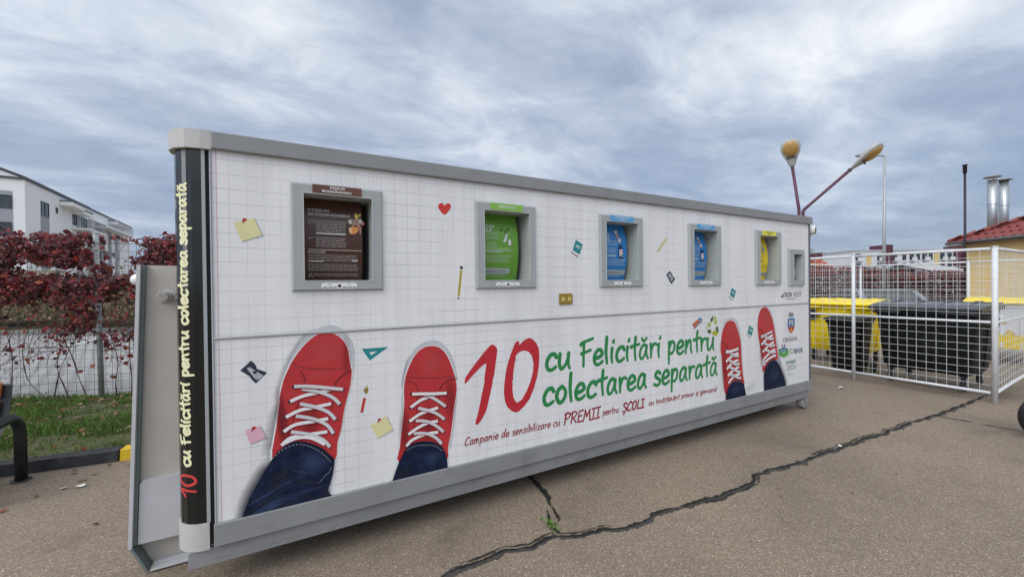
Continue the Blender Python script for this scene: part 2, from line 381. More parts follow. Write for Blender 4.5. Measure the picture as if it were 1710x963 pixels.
# ------------------------------------------------------------------ 2D ink: polygons, strokes, letters
def smooth(pts, k=5, closed=False):
    n = len(pts); out = []
    if n < 3: return list(pts)
    P = lambda i: np.array(pts[i % n] if closed else pts[min(max(i, 0), n-1)], float)
    for i in range(n if closed else n-1):
        a, b, c, d = P(i-1), P(i), P(i+1), P(i+2)
        for j in range(k):
            t = j/k
            out.append(tuple(.5*((2*b)+(c-a)*t+(2*a-5*b+4*c-d)*t*t+(3*b-a-3*c+d)*t**3)))
    if not closed: out.append(tuple(pts[-1]))
    return out
def resample(pts, n, closed=False):
    P = np.array(list(pts)+([pts[0]] if closed else []), float)
    d = np.r_[0, np.cumsum(np.hypot(*np.diff(P, axis=0).T))]
    t = np.linspace(0, d[-1], n, endpoint=not closed)
    return list(zip(np.interp(t, d, P[:, 0]), np.interp(t, d, P[:, 1])))
class Ink:
    """brush strokes merged into one flat outline (no overlapping faces)"""
    def __init__(s, cell): s.c = cell; s.st = []
    def stroke(s, pts, r):
        rr = r if isinstance(r, (list, tuple)) else [r]*len(pts); s.st.append((pts, rr))
    def mesh(s):
        A = np.array([p for st, _ in s.st for p in st]); rm = max(max(r) for _, r in s.st)
        lo = A.min(0)-rm-2*s.c; hi = A.max(0)+rm+2*s.c
        nx, nz = [int(q) for q in np.ceil((hi-lo)/s.c)+1]
        Fd = np.full((nx, nz), 1e3)
        for st, rr in s.st:
            for i in range(max(1, len(st)-1)):
                a = np.array(st[i], float); b = np.array(st[min(i+1, len(st)-1)], float); ra, rb = rr[i], rr[min(i+1, len(rr)-1)]
                r_ = max(ra, rb)+2*s.c
                i0 = np.maximum(((np.minimum(a, b)-r_-lo)/s.c).astype(int), 0); i1 = np.minimum(((np.maximum(a, b)+r_-lo)/s.c).astype(int)+2, (nx, nz))
                X, Z = np.meshgrid(lo[0]+np.arange(i0[0], i1[0])*s.c, lo[1]+np.arange(i0[1], i1[1])*s.c, indexing='ij')
                d = b-a; L2 = max(d@d, 1e-12); t = np.clip(((X-a[0])*d[0]+(Z-a[1])*d[1])/L2, 0, 1)
                D = np.hypot(X-a[0]-t*d[0], Z-a[1]-t*d[1])-(ra+(rb-ra)*t)
                Fd[i0[0]:i1[0], i0[1]:i1[1]] = np.minimum(Fd[i0[0]:i1[0], i0[1]:i1[1]], D)
        Fd = np.where(np.abs(Fd) < 1e-7, 1e-7, Fd)
        ins = Fd < 0
        any_ = ins[:-1, :-1] | ins[1:, :-1] | ins[:-1, 1:] | ins[1:, 1:]
        V = []; idx = {}; FA = []
        def vid(k, p):
            if k not in idx: idx[k] = len(V); V.append(p)
            return idx[k]
        for i, j in zip(*np.nonzero(any_)):
            cs = [(i, j), (i+1, j), (i+1, j+1), (i, j+1)]; poly = []
            for q in range(4):
                c0, c1 = cs[q], cs[(q+1) % 4]; f0, f1 = Fd[c0], Fd[c1]
                if f0 < 0: poly.append(vid(c0, (lo[0]+c0[0]*s.c, lo[1]+c0[1]*s.c)))
                if (f0 < 0) != (f1 < 0):
                    t = f0/(f0-f1); k = (min(c0, c1), max(c0, c1))
                    poly.append(vid(k, (lo[0]+(c0[0]+(c1[0]-c0[0])*t)*s.c, lo[1]+(c0[1]+(c1[1]-c0[1])*t)*s.c)))
            if len(poly) > 2: FA.append(tuple(poly))
        return V, FA
A_BOWL = [(.58, .85), (.36, 1.0), (.13, .68), (.09, .2), (.26, .0), (.47, .3), (.6, .9)]
G = {
 'c': (.74, [[(.62, .78), (.5, .98), (.25, .9), (.08, .5), (.15, .1), (.36, .0), (.62, .16)]]),
 'u': (.86, [[(.1, .95), (.08, .4), (.2, .02), (.42, .18), (.58, .6), (.63, .95)], [(.63, .95), (.62, .35), (.72, .0)]]),
 'F': (.86, [[(.22, 1.55), (.22, .8), (.24, .0)], [(.02, 1.38), (.08, 1.5), (.4, 1.62), (.78, 1.74)], [(.08, .8), (.4, .9), (.66, 1.0)]]),
 'e': (.76, [[(.12, .45), (.4, .5), (.6, .68), (.5, .95), (.28, .96), (.08, .6), (.12, .15), (.35, .0), (.64, .18)]]),
 'l': (.4, [[(.12, 1.75), (.1, .8), (.2, .0)]]),
 'i': (.38, [[(.12, .95), (.1, .4), (.16, .0)], [(.2, 1.38), (.23, 1.5)]]),
 't': (.62, [[(.33, 1.6), (.29, .8), (.37, .0)], [(.0, .95), (.3, 1.03), (.62, 1.1)]]),
 'a': (.82, [A_BOWL, [(.6, .9), (.58, .35), (.72, .0)]]),
 'r': (.64, [[(.1, .95), (.14, .4), (.15, .0)], [(.14, .5), (.3, .88), (.5, .95), (.58, .86)]]),
 'p': (.75, [[(.12, .95), (.12, .0), (.14, -.65)], [(.13, .5), (.3, .95), (.55, .85), (.55, .35), (.35, .08), (.14, .2)]]),
 'n': (.8, [[(.1, .95), (.1, .0)], [(.1, .4), (.35, .95), (.52, .85), (.55, .3), (.64, .0)]]),
 'o': (.78, [[(.38, .98), (.15, .78), (.08, .35), (.28, .0), (.54, .2), (.61, .65), (.42, .97), (.34, .99)]]),
 's': (.66, [[(.52, .85), (.35, 1), (.15, .85), (.2, .6), (.48, .4), (.5, .12), (.28, 0), (.05, .12)]]),
 'd': (.82, [A_BOWL, [(.66, 1.75), (.6, .4), (.72, .0)]]),
 'm': (1.0, [[(.08, .95), (.08, .0)], [(.08, .5), (.25, .95), (.38, .85), (.4, .0)], [(.4, .5), (.58, .95), (.7, .85), (.72, .2), (.82, .0)]]),
 'b': (.72, [[(.12, 1.75), (.1, .1)], [(.1, .4), (.3, .9), (.55, .75), (.52, .2), (.3, 0), (.1, .12)]]),
 'z': (.7, [[(.08, .92), (.55, .95)], [(.55, .95), (.08, .05)], [(.08, .05), (.62, .05)]]),
 'v': (.66, [[(.05, .95), (.25, .0)], [(.25, .0), (.55, .95)]]),
 'g': (.78, [A_BOWL, [(.6, .95), (.6, .0), (.55, -.5), (.35, -.7), (.08, -.5)]]),
 'C': (.85, [[(.75, 1.4), (.55, 1.65), (.22, 1.25), (.08, .5), (.25, .03), (.7, .2)]]),
 'P': (.78, [[(.16, 1.65), (.12, .0)], [(.05, 1.5), (.4, 1.68), (.7, 1.4), (.5, .95), (.15, .8)]]),
 'E': (.72, [[(.15, 1.6), (.12, .02)], [(.15, 1.6), (.65, 1.65)], [(.14, .85), (.5, .9)], [(.12, .02), (.65, .05)]]),
 'M': (1.0, [[(.08, .0), (.2, 1.6)], [(.2, 1.6), (.45, .6)], [(.45, .6), (.75, 1.6)], [(.75, 1.6), (.87, .0)]]),
 'I': (.6, [[(.3, 1.6), (.28, .0)], [(.05, 1.6), (.55, 1.65)], [(.0, .0), (.55, .03)]]),
 'O': (.86, [[(.42, 1.62), (.15, 1.25), (.08, .5), (.32, .0), (.62, .3), (.7, 1.1), (.5, 1.6), (.38, 1.62)]]),
 'L': (.7, [[(.15, 1.65), (.12, .04)], [(.12, .04), (.66, .06)]]),
 'S': (.75, [[(.65, 1.4), (.45, 1.65), (.15, 1.4), (.25, 1.0), (.58, .7), (.6, .25), (.3, 0), (.05, .2)]]),
 '1': (.62, [[(.0, .95), (.42, 1.62)], [(.42, 1.62), (.3, .0)]]), ' ': (.5, []),
}
G['0'] = (.85, G['O'][1]); G['R'] = (.82, G['P'][1]+[[(.3, .8), (.72, .0)]])
def acc(base, mark, adv=None): return (adv or G[base][0], G[base][1]+mark)
G['ă'] = acc('a', [[(.22, 1.42), (.37, 1.26), (.56, 1.46)]]); G['â'] = acc('a', [[(.2, 1.22), (.38, 1.48)], [(.38, 1.48), (.54, 1.22)]])
G['î'] = (.42, [G['i'][1][0], [(.0, 1.2), (.15, 1.45)], [(.15, 1.45), (.3, 1.2)]])
G['ţ'] = acc('t', [[(.36, -.25), (.28, -.5)]]); G['ş'] = acc('s', [[(.3, -.22), (.22, -.5)]]); G['Ş'] = acc('S', [[(.34, -.2), (.26, -.48)]])
def handwriting(txt, x0, z0, x1, z1, xh, rad, cell, shear=0.0, jit=.03):
    """strokes of txt on the baseline (x0,z0)-(x1,z1), x-height xh"""
    total = sum(G[ch][0] for ch in txt)-.12; q = math.hypot(x1-x0, z1-z0)/total
    ux, uz = (x1-x0)/(q*total)*1.0, (z1-z0)/(q*total)
    ink = Ink(cell); pen = 0.0; rg = random.Random(len(txt))
    for ch in txt:
        adv, strokes = G[ch]; dy = rg.uniform(-jit, jit)
        for st in strokes:
            P = [((pen+a)*q+shear*b*xh, (b+dy)*xh) for a, b in st]; P = smooth(P, 5) if len(P) > 2 else P
            n = len(P); rr = [rad*(1.0+.16*math.sin(2.6*i/max(1, n-1)+len(strokes))) for i in range(n)]
            ink.stroke([(x0+a*ux-b*uz*0, z0+b+a*uz) for a, b in P], rr)
        pen += adv
    return ink.mesh()
def font2d(txt, bold=0.0, align='LEFT', spacing=1.0):
    cu = bpy.data.curves.new('lettering_source', 'FONT'); cu.body = txt; cu.size = 1; cu.offset = bold; cu.align_x = align; cu.space_character = spacing; cu.resolution_u = 3; cu.space_line = .82
    o = bpy.data.objects.new('lettering_source', cu); COL.objects.link(o)
    dg = bpy.context.evaluated_depsgraph_get(); me = bpy.data.meshes.new_from_object(o.evaluated_get(dg))
    V = np.array([v.co[:2] for v in me.vertices]) if len(me.vertices) else np.zeros((0, 2)); FA = [tuple(p.vertices) for p in me.polygons]
    bpy.data.objects.remove(o); bpy.data.curves.remove(cu); bpy.data.meshes.remove(me)
    return V, FA
def font_in(mb, txt, box, mp, mt, bold=.01, shear=0.0, spacing=1.0):
    """text stretched into box (x0,z0,x1,z1) = its ink bounds"""
    V, FA = font2d(txt, bold, spacing=spacing)
    if not len(V): return
    W, _ = font2d(txt.translate(str.maketrans('ȘĂÂÎȚÉ', 'SAAITE')), bold, spacing=spacing)
    lo, hi = W.min(0), W.max(0); x0, z0, x1, z1 = box
    U = (V-lo)/(hi-lo); pts = [mp(x0+(x1-x0)*a+shear*(b-.5)*(z1-z0), z0+(z1-z0)*b) for a, b in U]
    mb.mesh(pts, FA, mt)
def plane(eps, y=0.0): return lambda x, z: (x, y-eps, z)
def poly2(mb, pts, mp, mt): mb.add([mp(a, b) for a, b in pts], mt)
def ring2(mb, outer, inner, mp, mt, n=72):
    o = resample(outer, n, True); i = resample(inner, n, True)
    c = np.mean(np.array(inner), 0)
    def start(q):
        a = [math.atan2(p[1]-c[1], p[0]-c[0]) for p in q]; k = int(np.argmin(np.abs(np.array(a)-math.pi/2))); q = q[k:]+q[:k]
        area = sum(q[j][0]*q[(j+1) % n][1]-q[(j+1) % n][0]*q[j][1] for j in range(n))
        return q if area > 0 else [q[0]]+q[:0:-1]
    o, i = start(o), start(i)
    mb.mesh([mp(*p) for p in o]+[mp(*p) for p in i], [(k, (k+1) % n, n+(k+1) % n, n+k) for k in range(n)], mt)
def ribbon2(mb, pts, wd, mp, mt, sm=True):
    P = smooth(pts, 4) if (sm and len(pts) > 2) else pts
    P = np.array(P, float); n = len(P); L = []; Rr = []
    for i in range(n):
        t = P[min(i+1, n-1)]-P[max(i-1, 0)]; t /= max(np.hypot(*t), 1e-9); nn = np.array((-t[1], t[0]))
        ww = wd if not callable(wd) else wd(i/(n-1))
        L.append(P[i]+nn*ww/2); Rr.append(P[i]-nn*ww/2)
    mb.mesh([mp(*p) for p in L]+[mp(*p) for p in Rr], [(i, i+1, n+i+1, n+i) for i in range(n-1)], mt)

# ------------------------------------------------------------------ THE SETTING
def structure(mb, name, **k): return tag(mb.build(name, **k), kind='structure')
g = MB(); g.add([(-900, -900, 0), (900, -900, 0), (900, 1200, 0), (-900, 1200, 0)], MATS['asphalt']); structure(g, 'ground')
# kerb line runs along y ~ 2.45; grass strip behind it up to the fence, raised 9 cm
KA, KB = Vector((-9.0, 3.27, 0)), Vector((2.6, 1.98, 0))
def kerb_y(x): return KA.y+(KB.y-KA.y)*(x-KA.x)/(KB.x-KA.x)
FA_, FB_ = Vector((-9.0, 7.05, .08)), Vector((5.2, 2.84+.55, .08))
fpost0 = ground(165, 667, .08); fl0 = ground(20, 675, .08)
fdir = (Vector((fpost0.x-fl0.x, fpost0.y-fl0.y, 0))).normalized()
def fence_pt(s, z=0.0): return Vector((fpost0.x+fdir.x*s, fpost0.y+fdir.y*s, z))
turf = mat('turf_soil', (.075, .085, .03), .95, var=.5, vscale=5, dirt=(.13, .09, .055), dscale=2.2, damt=.9, bump=.6, bscale=40)
g = MB(); nx = 60; ny = 16
V = []
for i in range(nx+1):
    x = -9+11.6*i/nx
    y0 = kerb_y(x)+.10; f = fence_pt((x-fpost0.x)/fdir.x); y1 = f.y+.25
    for j in range(ny+1):
        y = y0+(y1-y0)*j/ny
        z = .075+.02*mnoise.noise(Vector((x*1.5, y*1.5, 0)))+.012*mnoise.noise(Vector((x*6, y*6, 3)))+.03*(j/ny)
        V.append((x, y, z))
g.mesh(V, [(i*(ny+1)+j, (i+1)*(ny+1)+j, (i+1)*(ny+1)+j+1, i*(ny+1)+j+1) for i in range(nx) for j in range(ny)], turf, True)
structure(g, 'grass_verge')
def verge_z(x, y):
    y0 = kerb_y(x)+.10; f = fence_pt((x-fpost0.x)/fdir.x); y1 = f.y+.25
    return .075+.02*mnoise.noise(Vector((x*1.5, y*1.5, 0)))+.012*mnoise.noise(Vector((x*6, y*6, 3)))+.03*max(0, min(1, (y-y0)/(y1-y0)))
# kerb stones, painted black and yellow
kb = mat('kerb_black_paint', (.022, .023, .026), .5, var=.3, dirt=(.14, .12, .10), dscale=6, damt=.5, bump=.2)
ky = mat('kerb_yellow_paint', (.70, .46, .015), .5, var=.12, dirt=(.05, .045, .04), dscale=9, damt=.95, bump=.2)
kdir = (KB-KA).normalized(); kn = Vector((-kdir.y, kdir.x, 0))
xs_edge = ground(198, 770).x
g = MB()
segs = []
x = xs_edge
while x > -8.5: segs.append((x-1.0 if x == xs_edge else x-1.0, x, kb)); x -= 1.0
segs += [(xs_edge, xs_edge+.5, ky), (xs_edge+.5, xs_edge+1.5, kb)]
for a, b, mt in segs:
    pa = Vector((a+.004, kerb_y(a), 0)); pb = Vector((b-.004, kerb_y(b), 0))
    for (h0, h1, d0, d1) in ((0, .105, 0, .13),):
        q = [pa, pb, pb+kn*.13, pa+kn*.13]; top = [pa+kn*.012, pb+kn*.012, pb+kn*.13, pa+kn*.13]
        v = [(p.x, p.y, 0) for p in q]+[(p.x, p.y, .105) for p in top]
        g.mesh(v, [(0, 1, 5, 4), (1, 2, 6, 5), (2, 3, 7, 6), (3, 0, 4, 7), (4, 5, 6, 7)], mt)
structure(g, 'kerb', bevel=.008)
# paved car park beyond the fence, its far kerb, the overgrown bank
pav = brick_mat('concrete_pavers', (.40, .40, .395), (.33, .33, .335), (.12, .12, .115), 1.0, .24, .16, .016, bump=.5, rot=R(20))
g = MB(); c0 = fence_pt(-14, .004)+Vector((0, .3, 0)); c1 = fence_pt(11, .004)+Vector((0, .3, 0))
fn = Vector((-fdir.y, fdir.x, 0))
far = (ground(110, 556)-Vector((c0.x, c0.y, 0))).dot(fn)
g.add([c0, c1, c1+fn*far, c0+fn*far], pav); structure(g, 'parking_lot')
PL = mat('road_white_paint', (.68, .68, .68), .7, var=.1)
g = MB()
def gline(pts, wd, z, mt, mb):
    P = [Vector(p) for p in pts]
    for a, b in zip(P[:-1], P[1:]):
        n = Vector((-(b-a).y, (b-a).x, 0)).normalized()*wd/2
        mb.add([Vector((p.x, p.y, z)) for p in (a-n, b-n, b+n, a+n)], mt)
gline([ground(66, 584), ground(140, 572), ground(192, 555)], .12, .008, PL, g)
structure(g, 'parking_line')
g = MB(); a0 = c0+fn*far; a1 = c1+fn*far
bk = mat('dry_bank', (.15, .125, .06), .95, var=.45, vscale=1.2, dirt=(.16, .11, .06), dscale=.7, damt=.8, bump=.5, bscale=8)
kc = mat('kerb_concrete', (.26, .26, .25), .85, var=.15)
q = [a0, a1, a1+fn*.15, a0+fn*.15]
g.mesh([(p.x, p.y, .004) for p in q]+[(p.x, p.y, .16) for p in q], [(0, 1, 5, 4), (1, 2, 6, 5), (2, 3, 7, 6), (3, 0, 4, 7), (4, 5, 6, 7)], kc); structure(g, 'far_kerb')
g = MB(); nx, ny = 40, 10; V = []
for i in range(nx+1):
    for j in range(ny+1):
        p = a0.lerp(a1, i/nx)+fn*(.15+j*.7); h = .1+.75*min(1, j/5.0)+.2*mnoise.noise(Vector((p.x*.5, p.y*.5, 0)))*min(1, j/2)
        V.append((p.x, p.y, h))
g.mesh(V, [(i*(ny+1)+j, (i+1)*(ny+1)+j, (i+1)*(ny+1)+j+1, i*(ny+1)+j+1) for i in range(nx) for j in range(ny)], bk, True); structure(g, 'grass_bank')

# cracks in the asphalt: ragged dark gaps
CR = mat('crack_void', (.012, .011, .010), .95, var=.5, vscale=40)
TAR = mat('crack_worn_edge', (.055, .05, .046), .9, var=.3, vscale=30)
def crack(mb, pix, w0, w1, seed, mt=CR, z=.004, step=.009, off=0.0):
    P = smooth([tuple(ground(*p)[:2]) for p in pix], 6); L_ = sum(math.dist(a, b) for a, b in zip(P[:-1], P[1:]))
    n = max(6, int(L_/step)); Q = resample(P, n); A = []; B = []
    for i, (x, y) in enumerate(Q):
        t = i/(n-1); a, b = Q[max(0, i-1)], Q[min(n-1, i+1)]; d = Vector((b[0]-a[0], b[1]-a[1])).normalized(); nn = Vector((-d.y, d.x))
        j = .026*mnoise.noise(Vector((x*6, y*6, 1)))+.010*mnoise.noise(Vector((x*17, y*17, 5)))+.006*mnoise.noise(Vector((x*48, y*48, 8)))+off
        ww = (w0+(w1-w0)*t)*(.62+.75*mnoise.noise(Vector((x*8, y*8, seed+9)))+.5*mnoise.noise(Vector((x*29, y*29, seed+2)))+.3*mnoise.noise(Vector((x*70, y*70, seed+6))))
        ww = max(.002, ww)*min(1, 8*(1-t)+.15)
        A.append((x+nn.x*(j+ww/2), y+nn.y*(j+ww/2), z)); B.append((x+nn.x*(j-ww/2), y+nn.y*(j-ww/2), z))
    mb.mesh(A+B, [(i, i+1, n+i+1, n+i) for i in range(n-1)], mt)
zc = lambda pts: [(700+a/1.693, 640+b/1.693) for a, b in pts]
main = zc([(-30, 600), (70, 545), (120, 520), (200, 490), (290, 465), (370, 440), (420, 432), (480, 422), (560, 410), (620, 395), (680, 365), (740, 350), (800, 330), (860, 312), (910, 298), (945, 275), (948, 260), (970, 250), (1050, 230), (1120, 205), (1190, 182), (1260, 158), (1330, 135), (1400, 108), (1460, 90), (1530, 65), (1570, 48), (1610, 32)])
zp = lambda pts: [(860+a/7.408, 780+b/7.408) for a, b in pts]
g = MB()
crack(g, main, .062, .070, 1, TAR, .003, off=-.010); crack(g, main, .024, .046, 2, CR, .006)
crack(g, main[2:9], .016, .012, 21, CR, .0068, off=.030); crack(g, main[12:17], .02, .014, 22, CR, .0068, off=-.034); crack(g, main[19:24], .018, .02, 23, CR, .0068, off=.034)
crack(g, zc([(640, 390), (690, 362), (745, 352), (800, 334), (860, 318), (900, 305), (930, 296), (944, 284)]), .03, .05, 6, TAR, .0045)
crack(g, zc([(1458, 92), (1530, 104), (1600, 118), (1720, 136)]), .03, .022, 3, CR, .0065)
crack(g, zp([(180, 110), (230, 170), (290, 230), (350, 300), (400, 370), (430, 450), (480, 530), (540, 610), (570, 650), (555, 695)]), .075, .016, 4, CR, .005)
crack(g, zp([(300, 240), (340, 290), (390, 345), (420, 420)]), .05, .03, 14, CR, .0058)
crack(g, zp([(400, 530), (410, 620), (430, 690), (480, 770), (550, 830), (590, 860)]), .022, .03, 5, CR, .0055)
crack(g, zp([(440, 795), (425, 850), (400, 885)]), .010, .014, 8, CR, .0075)
structure(g, 'pavement_crack')

# ------------------------------------------------------------------ THE CONTAINER
X0, X1 = -.375, 5.652            # printed wall
ZB, ZF, ZT = .255, .373, 2.40    # bottom of frame, bottom of print, roof edge
SEAM = 1.338
C = thing('recycling_container', 'long white roll-off recycling container printed with red sneakers and green slogan', 'recycling container', (2.6, 0, 0))
HAT = []   # hatches: (x0,x1,z0,z1 outer)(opening)
for k in range(5):
    xx = -.016+1.1278*k; dz = -.0022*k
    HAT.append((xx, xx+.500, 1.578+dz, 2.196+dz, xx+.065, xx+.435, 1.640+dz, 2.137+dz))
HAT.append((5.171, 5.520, 1.555, 2.003, 5.264, 5.457, 1.622, 1.941))
PAPER = MATS['ruled_print']
def wall_with_holes(x0, x1, z0, z1, holes, y=0.0):
    mb = MB(); xs = sorted({x0, x1, *[h[4] for h in holes], *[h[5] for h in holes]}); zs = sorted({z0, z1, *[h[6] for h in holes], *[h[7] for h in holes]})
    for a, b in zip(xs[:-1], xs[1:]):
        for c, d in zip(zs[:-1], zs[1:]):
            mx, mz = (a+b)/2, (c+d)/2
            if any(h[4] < mx < h[5] and h[6] < mz < h[7] for h in holes): continue
            mb.add([(a, y, c), (b, y, c), (b, y, d), (a, y, d)], PAPER)
    return mb
UP = wall_with_holes(X0, X1, SEAM+.007, 2.40, HAT).build('upper_panel', C)
LP = wall_with_holes(X0, X1, ZF-.03, SEAM-.007, []).build('lower_panel', C)
# body shell behind the print (roof, back, ends, floor)
g = MB(); yb = 2.36
g.box(X0, X1, .30, yb, .18, 2.39, GREYL); g.box(X0, X1, .012, .30, .18, .30, GREY); g.box(X0, X1, .012, .298, 2.30, 2.39, GREYL)
g.box(X0, X0+.02, .012, .298, .302, 2.298, GREYL); g.box(X1-.02, X1, .012, .298, .302, 2.298, GREYL)
g.build('body_shell', C)
g = MB(); g.box(X0-.004, X1+.006, -.0052, -.001, SEAM-.0085, SEAM+.0085, MOULD); g.box(X0-.004, X1+.006, -.0095, -.0055, SEAM-.004, SEAM+.004, MOULD); g.build('seam_moulding', C, bevel=.003)
g = MB(); g.box(X0+.005, X1+.05, -.028, .10, 2.322, 2.412, GREY); g.box(X0+.005, X1+.05, .10, yb+.02, 2.392, 2.412, GREY); g.build('roof_trim', C, bevel=.006)
g = MB(); g.box(X0-.012, X1+.018, -.02, .011, ZB, ZF, GREY); g.build('bottom_rail', C, bevel=.005)
g = MB(); g.box(-.50, X1+.03, .015, .04, .150, ZB-.011, GREY); g.box(X0, X1, .018, .038, ZB-.0105, ZB+.02, GREY); g.box(-.50, X1+.03, .04, .10, .150, .162, GREY)
g.build('skirt_beam', C, bevel=.004)
g = MB(); g.box(X1+.001, X1+.030, -.010, .07, ZF+.002, 2.320, mat('edge_profile_slate', (.11, .11, .135), .4, var=.05)); g.build('corner_profile', C, bevel=.006)
g = MB(); g.box(X0-.0085, X0-.0005, -.010, .06, ZF-.05, 2.320, mat('edge_profile_lilac', (.42, .43, .48), .4, var=.05)); g.build('corner_profile', C, bevel=.005)
# underside chassis; front beam placed to block light and darken the ground
g = MB()
for y in (.34, 1.65): g.box(-.3, X1-.25, y-.05, y+.05, .012, .178, GREY)
for i in range(9): g.box(X0+.2+i*.68, X0+.26+i*.68, .12, .288, .11, .178, GREY)
g.build('chassis_shade_beams', C)
# rounded corner column
CX, CYc, CR_ = -.418, .134, .132
def arc(r, n=16, a0=-4, a1=120): return [(CX-r*math.sin(R(a0+(a1-a0)*i/n)), CYc-r*math.cos(R(a0+(a1-a0)*i/n))) for i in range(n+1)]
def arc_wall(mb, r, z0, z1, mt, n=18, a0=-4, a1=120, sm=True):
    A = arc(r, n, a0, a1); v = [(x, y, z0) for x, y in A]+[(x, y, z1) for x, y in A]
    mb.mesh(v, [(i+1, i, n+1+i, n+2+i) for i in range(n)], mt, sm)
NF = 6
g = MB(); arc_wall(g, CR_, .385, 2.33, BLACK, NF, -2, 125, False); col = g.build('corner_column', C)
g = MB(); g.box(CX+.001, CX+.016, -.004, .02, .385, 2.33, FRAMEG); g.build('column_strip', C)
g = MB(); g.box(CX+.0162, X0-.0088, .010, .03, .26, 2.33, BLACKM); g.build('rubber_gasket', C)
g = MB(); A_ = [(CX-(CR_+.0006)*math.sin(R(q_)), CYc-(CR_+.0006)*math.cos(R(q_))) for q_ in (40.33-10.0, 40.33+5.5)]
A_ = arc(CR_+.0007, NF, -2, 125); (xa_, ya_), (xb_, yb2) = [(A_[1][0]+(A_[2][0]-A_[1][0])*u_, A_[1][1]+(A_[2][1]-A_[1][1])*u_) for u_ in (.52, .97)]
FACET_STRIP = soft_mat('grey_strip', (.26, .27, .275))  # grey strip on one column facet, fading out towards its lower end
g.soft([(0, 0), (1, 0)], [(0, 1), (1, 1)], FACET_STRIP, lambda a, b: (xa_+(xb_-xa_)*a, ya_+(yb2-ya_)*a, 2.315-.42*b), .9, .9)
g.soft([(0, 0), (1, 0)], [(0, 1), (1, 1)], FACET_STRIP, lambda a, b: (xa_+(xb_-xa_)*a, ya_+(yb2-ya_)*a, 1.895-.40*b), .9, .0)
g.build('grey_strip', col)
def cap(z0, z1, r, a0, n, mt, nm, sm, xr):
    mb = MB(); A = [(xr, CYc-r)]+arc(r, n, 0, 125)+[(xr, CYc+.1)]; k = len(A)
    mb.mesh([(x, y, z0) for x, y in A]+[(x, y, z1) for x, y in A], [tuple(range(k)), tuple(range(2*k-1, k-1, -1))], mt)
    mb.mesh([(x, y, z0) for x, y in A]+[(x, y, z1) for x, y in A], [(i+1, i, k+i, k+i+1) for i in range(k-1)], mt, sm)
    return mb.build(nm, C, bevel=.004)
CAPM = mat('column_cap_paint', (.50, .49, .47), .42, var=.05, dirt=(.32, .29, .25), dscale=8, damt=.35)
cap(2.318, 2.415, .154, 0, 5, CAPM, 'column_cap', False, X0+.004)
cap(.245, .384, .138, 0, 14, CAPM, 'column_base', True, CX+.012)
# column writing
g = MB()
def col_map(t0):   # onto the flat facets of the column
    A = arc(CR_+.0013, NF, -2, 125)
    def f(t, zz):
        k = (math.degrees(t0+t/CR_)+2)/127*NF; i = max(0, min(NF-1, int(k))); u = k-i
        return (A[i][0]+(A[i+1][0]-A[i][0])*u, A[i][1]+(A[i+1][1]-A[i][1])*u, zz)
    return f
def on_col(txt, pz0, pz1, xh, rad, mt, th_deg):
    V, FAc = handwriting(txt, 0, 0, pz1-pz0, 0, xh, rad, .0028, 0, .02)
    mpc = col_map(R(th_deg)); g.mesh([mpc(b, pz0+a) for a, b in V], FAc, mt)
z_a, z_b = front(307, 776, .06).z, front(305, 309, .06).z; z_c, z_d = front(310, 825, .06).z, front(310, 790, .06).z
on_col('cu Felicitări pentru colectarea separată', z_a, z_b, .038, .0068, CREAM, 31)
on_col('10', z_c, z_d, .062, .0062, mat('column_red_ink', (.62, .05, .05), .4), 19)
g.build('lettering', col)
# hook frame at the left end
HY = .40
HB = mat('hook_beige_paint', (.56, .515, .455), .5, var=.06, dirt=(.34, .31, .27), dscale=3, damt=.45)
HW = mat('hook_lilac_grey_paint', (.57, .57, .59), .45, var=.05)
HE = mat('hook_edge_green_grey', (.16, .20, .20), .5, var=.15)
g = MB()
L0, L1, L2 = (-.765, 1.735), (-.822, .175), (-.755, .012)
g.prism([(L0[0]+.03, L0[1]), (-.33, 1.735), (-.33, .5), (L1[0]+.03, .5)], HY, HY+.02, lambda a, b, d: (a, d, b), HB)
g.box(-.80, -.34, HY+.055, HY+.075, .02, .5, HB)
hk = g.build('hook_frame', C)
g = MB()
def strip(p, q, wd, y0, y1, mt):   # flange along p->q in the x,z plane
    d = Vector((q[0]-p[0], q[1]-p[1])).normalized(); n = Vector((-d.y, d.x))*wd
    g.prism([p, q, (q[0]+n.x, q[1]+n.y), (p[0]+n.x, p[1]+n.y)], y0, y1, lambda a, b, d: (a, d, b), mt)
strip(L1, L0, -.016, HY-.055, HY+.12, HW); strip((L1[0]+.017, L1[1]+.005), (L0[0]+.017, L0[1]), -.013, HY-.03, HY+.11, HE)
strip((L1[0], L1[1]-.004), L2, .012, HY-.035, HY+.054, HE); strip((L2[0]+.018, L2[1]), (-.35, L2[1]), .010, HY-.03, HY+.054, HW); strip((L2[0]+.022, L2[1]+.0105), (-.35, L2[1]+.0105), .012, HY+.02, HY+.054, HW)
g.build('flange', hk)
g = MB()
g.prism([(L1[0]+.034, .178), (-.345, .178), (-.345, .53), (L1[0]+.06, .53), (L1[0]+.047, .515)], HY-.028, HY-.001, lambda a, b, d: (a, d, b), HW); g.build('gusset_plate', hk, bevel=.004)
g = MB(); pc = front(281, 495, HY)
g.lathe([(.026, 0), (.028, -.005), (.027, -.115), (.024, -.120)], (pc.x, HY-.002, pc.z), mat('pin_dull_steel', (.40, .38, .35), .5, .3, var=.2), 20, 'y')
g.build('lifting_pin', hk)
g = MB()
for k in range(26):
    a = 2*math.pi*k/26; g.lathe([(.001, -.008), (.009, -.004), (.009, .003)], (pc.x+.031*math.cos(a)+rnd.uniform(-.004, .004), HY-.002, pc.z+.031*math.sin(a)+rnd.uniform(-.004, .004)), mat('weld_bead', (.62, .62, .62), .35, .5, var=.3), 7, 'y')
g.build('weld', hk)
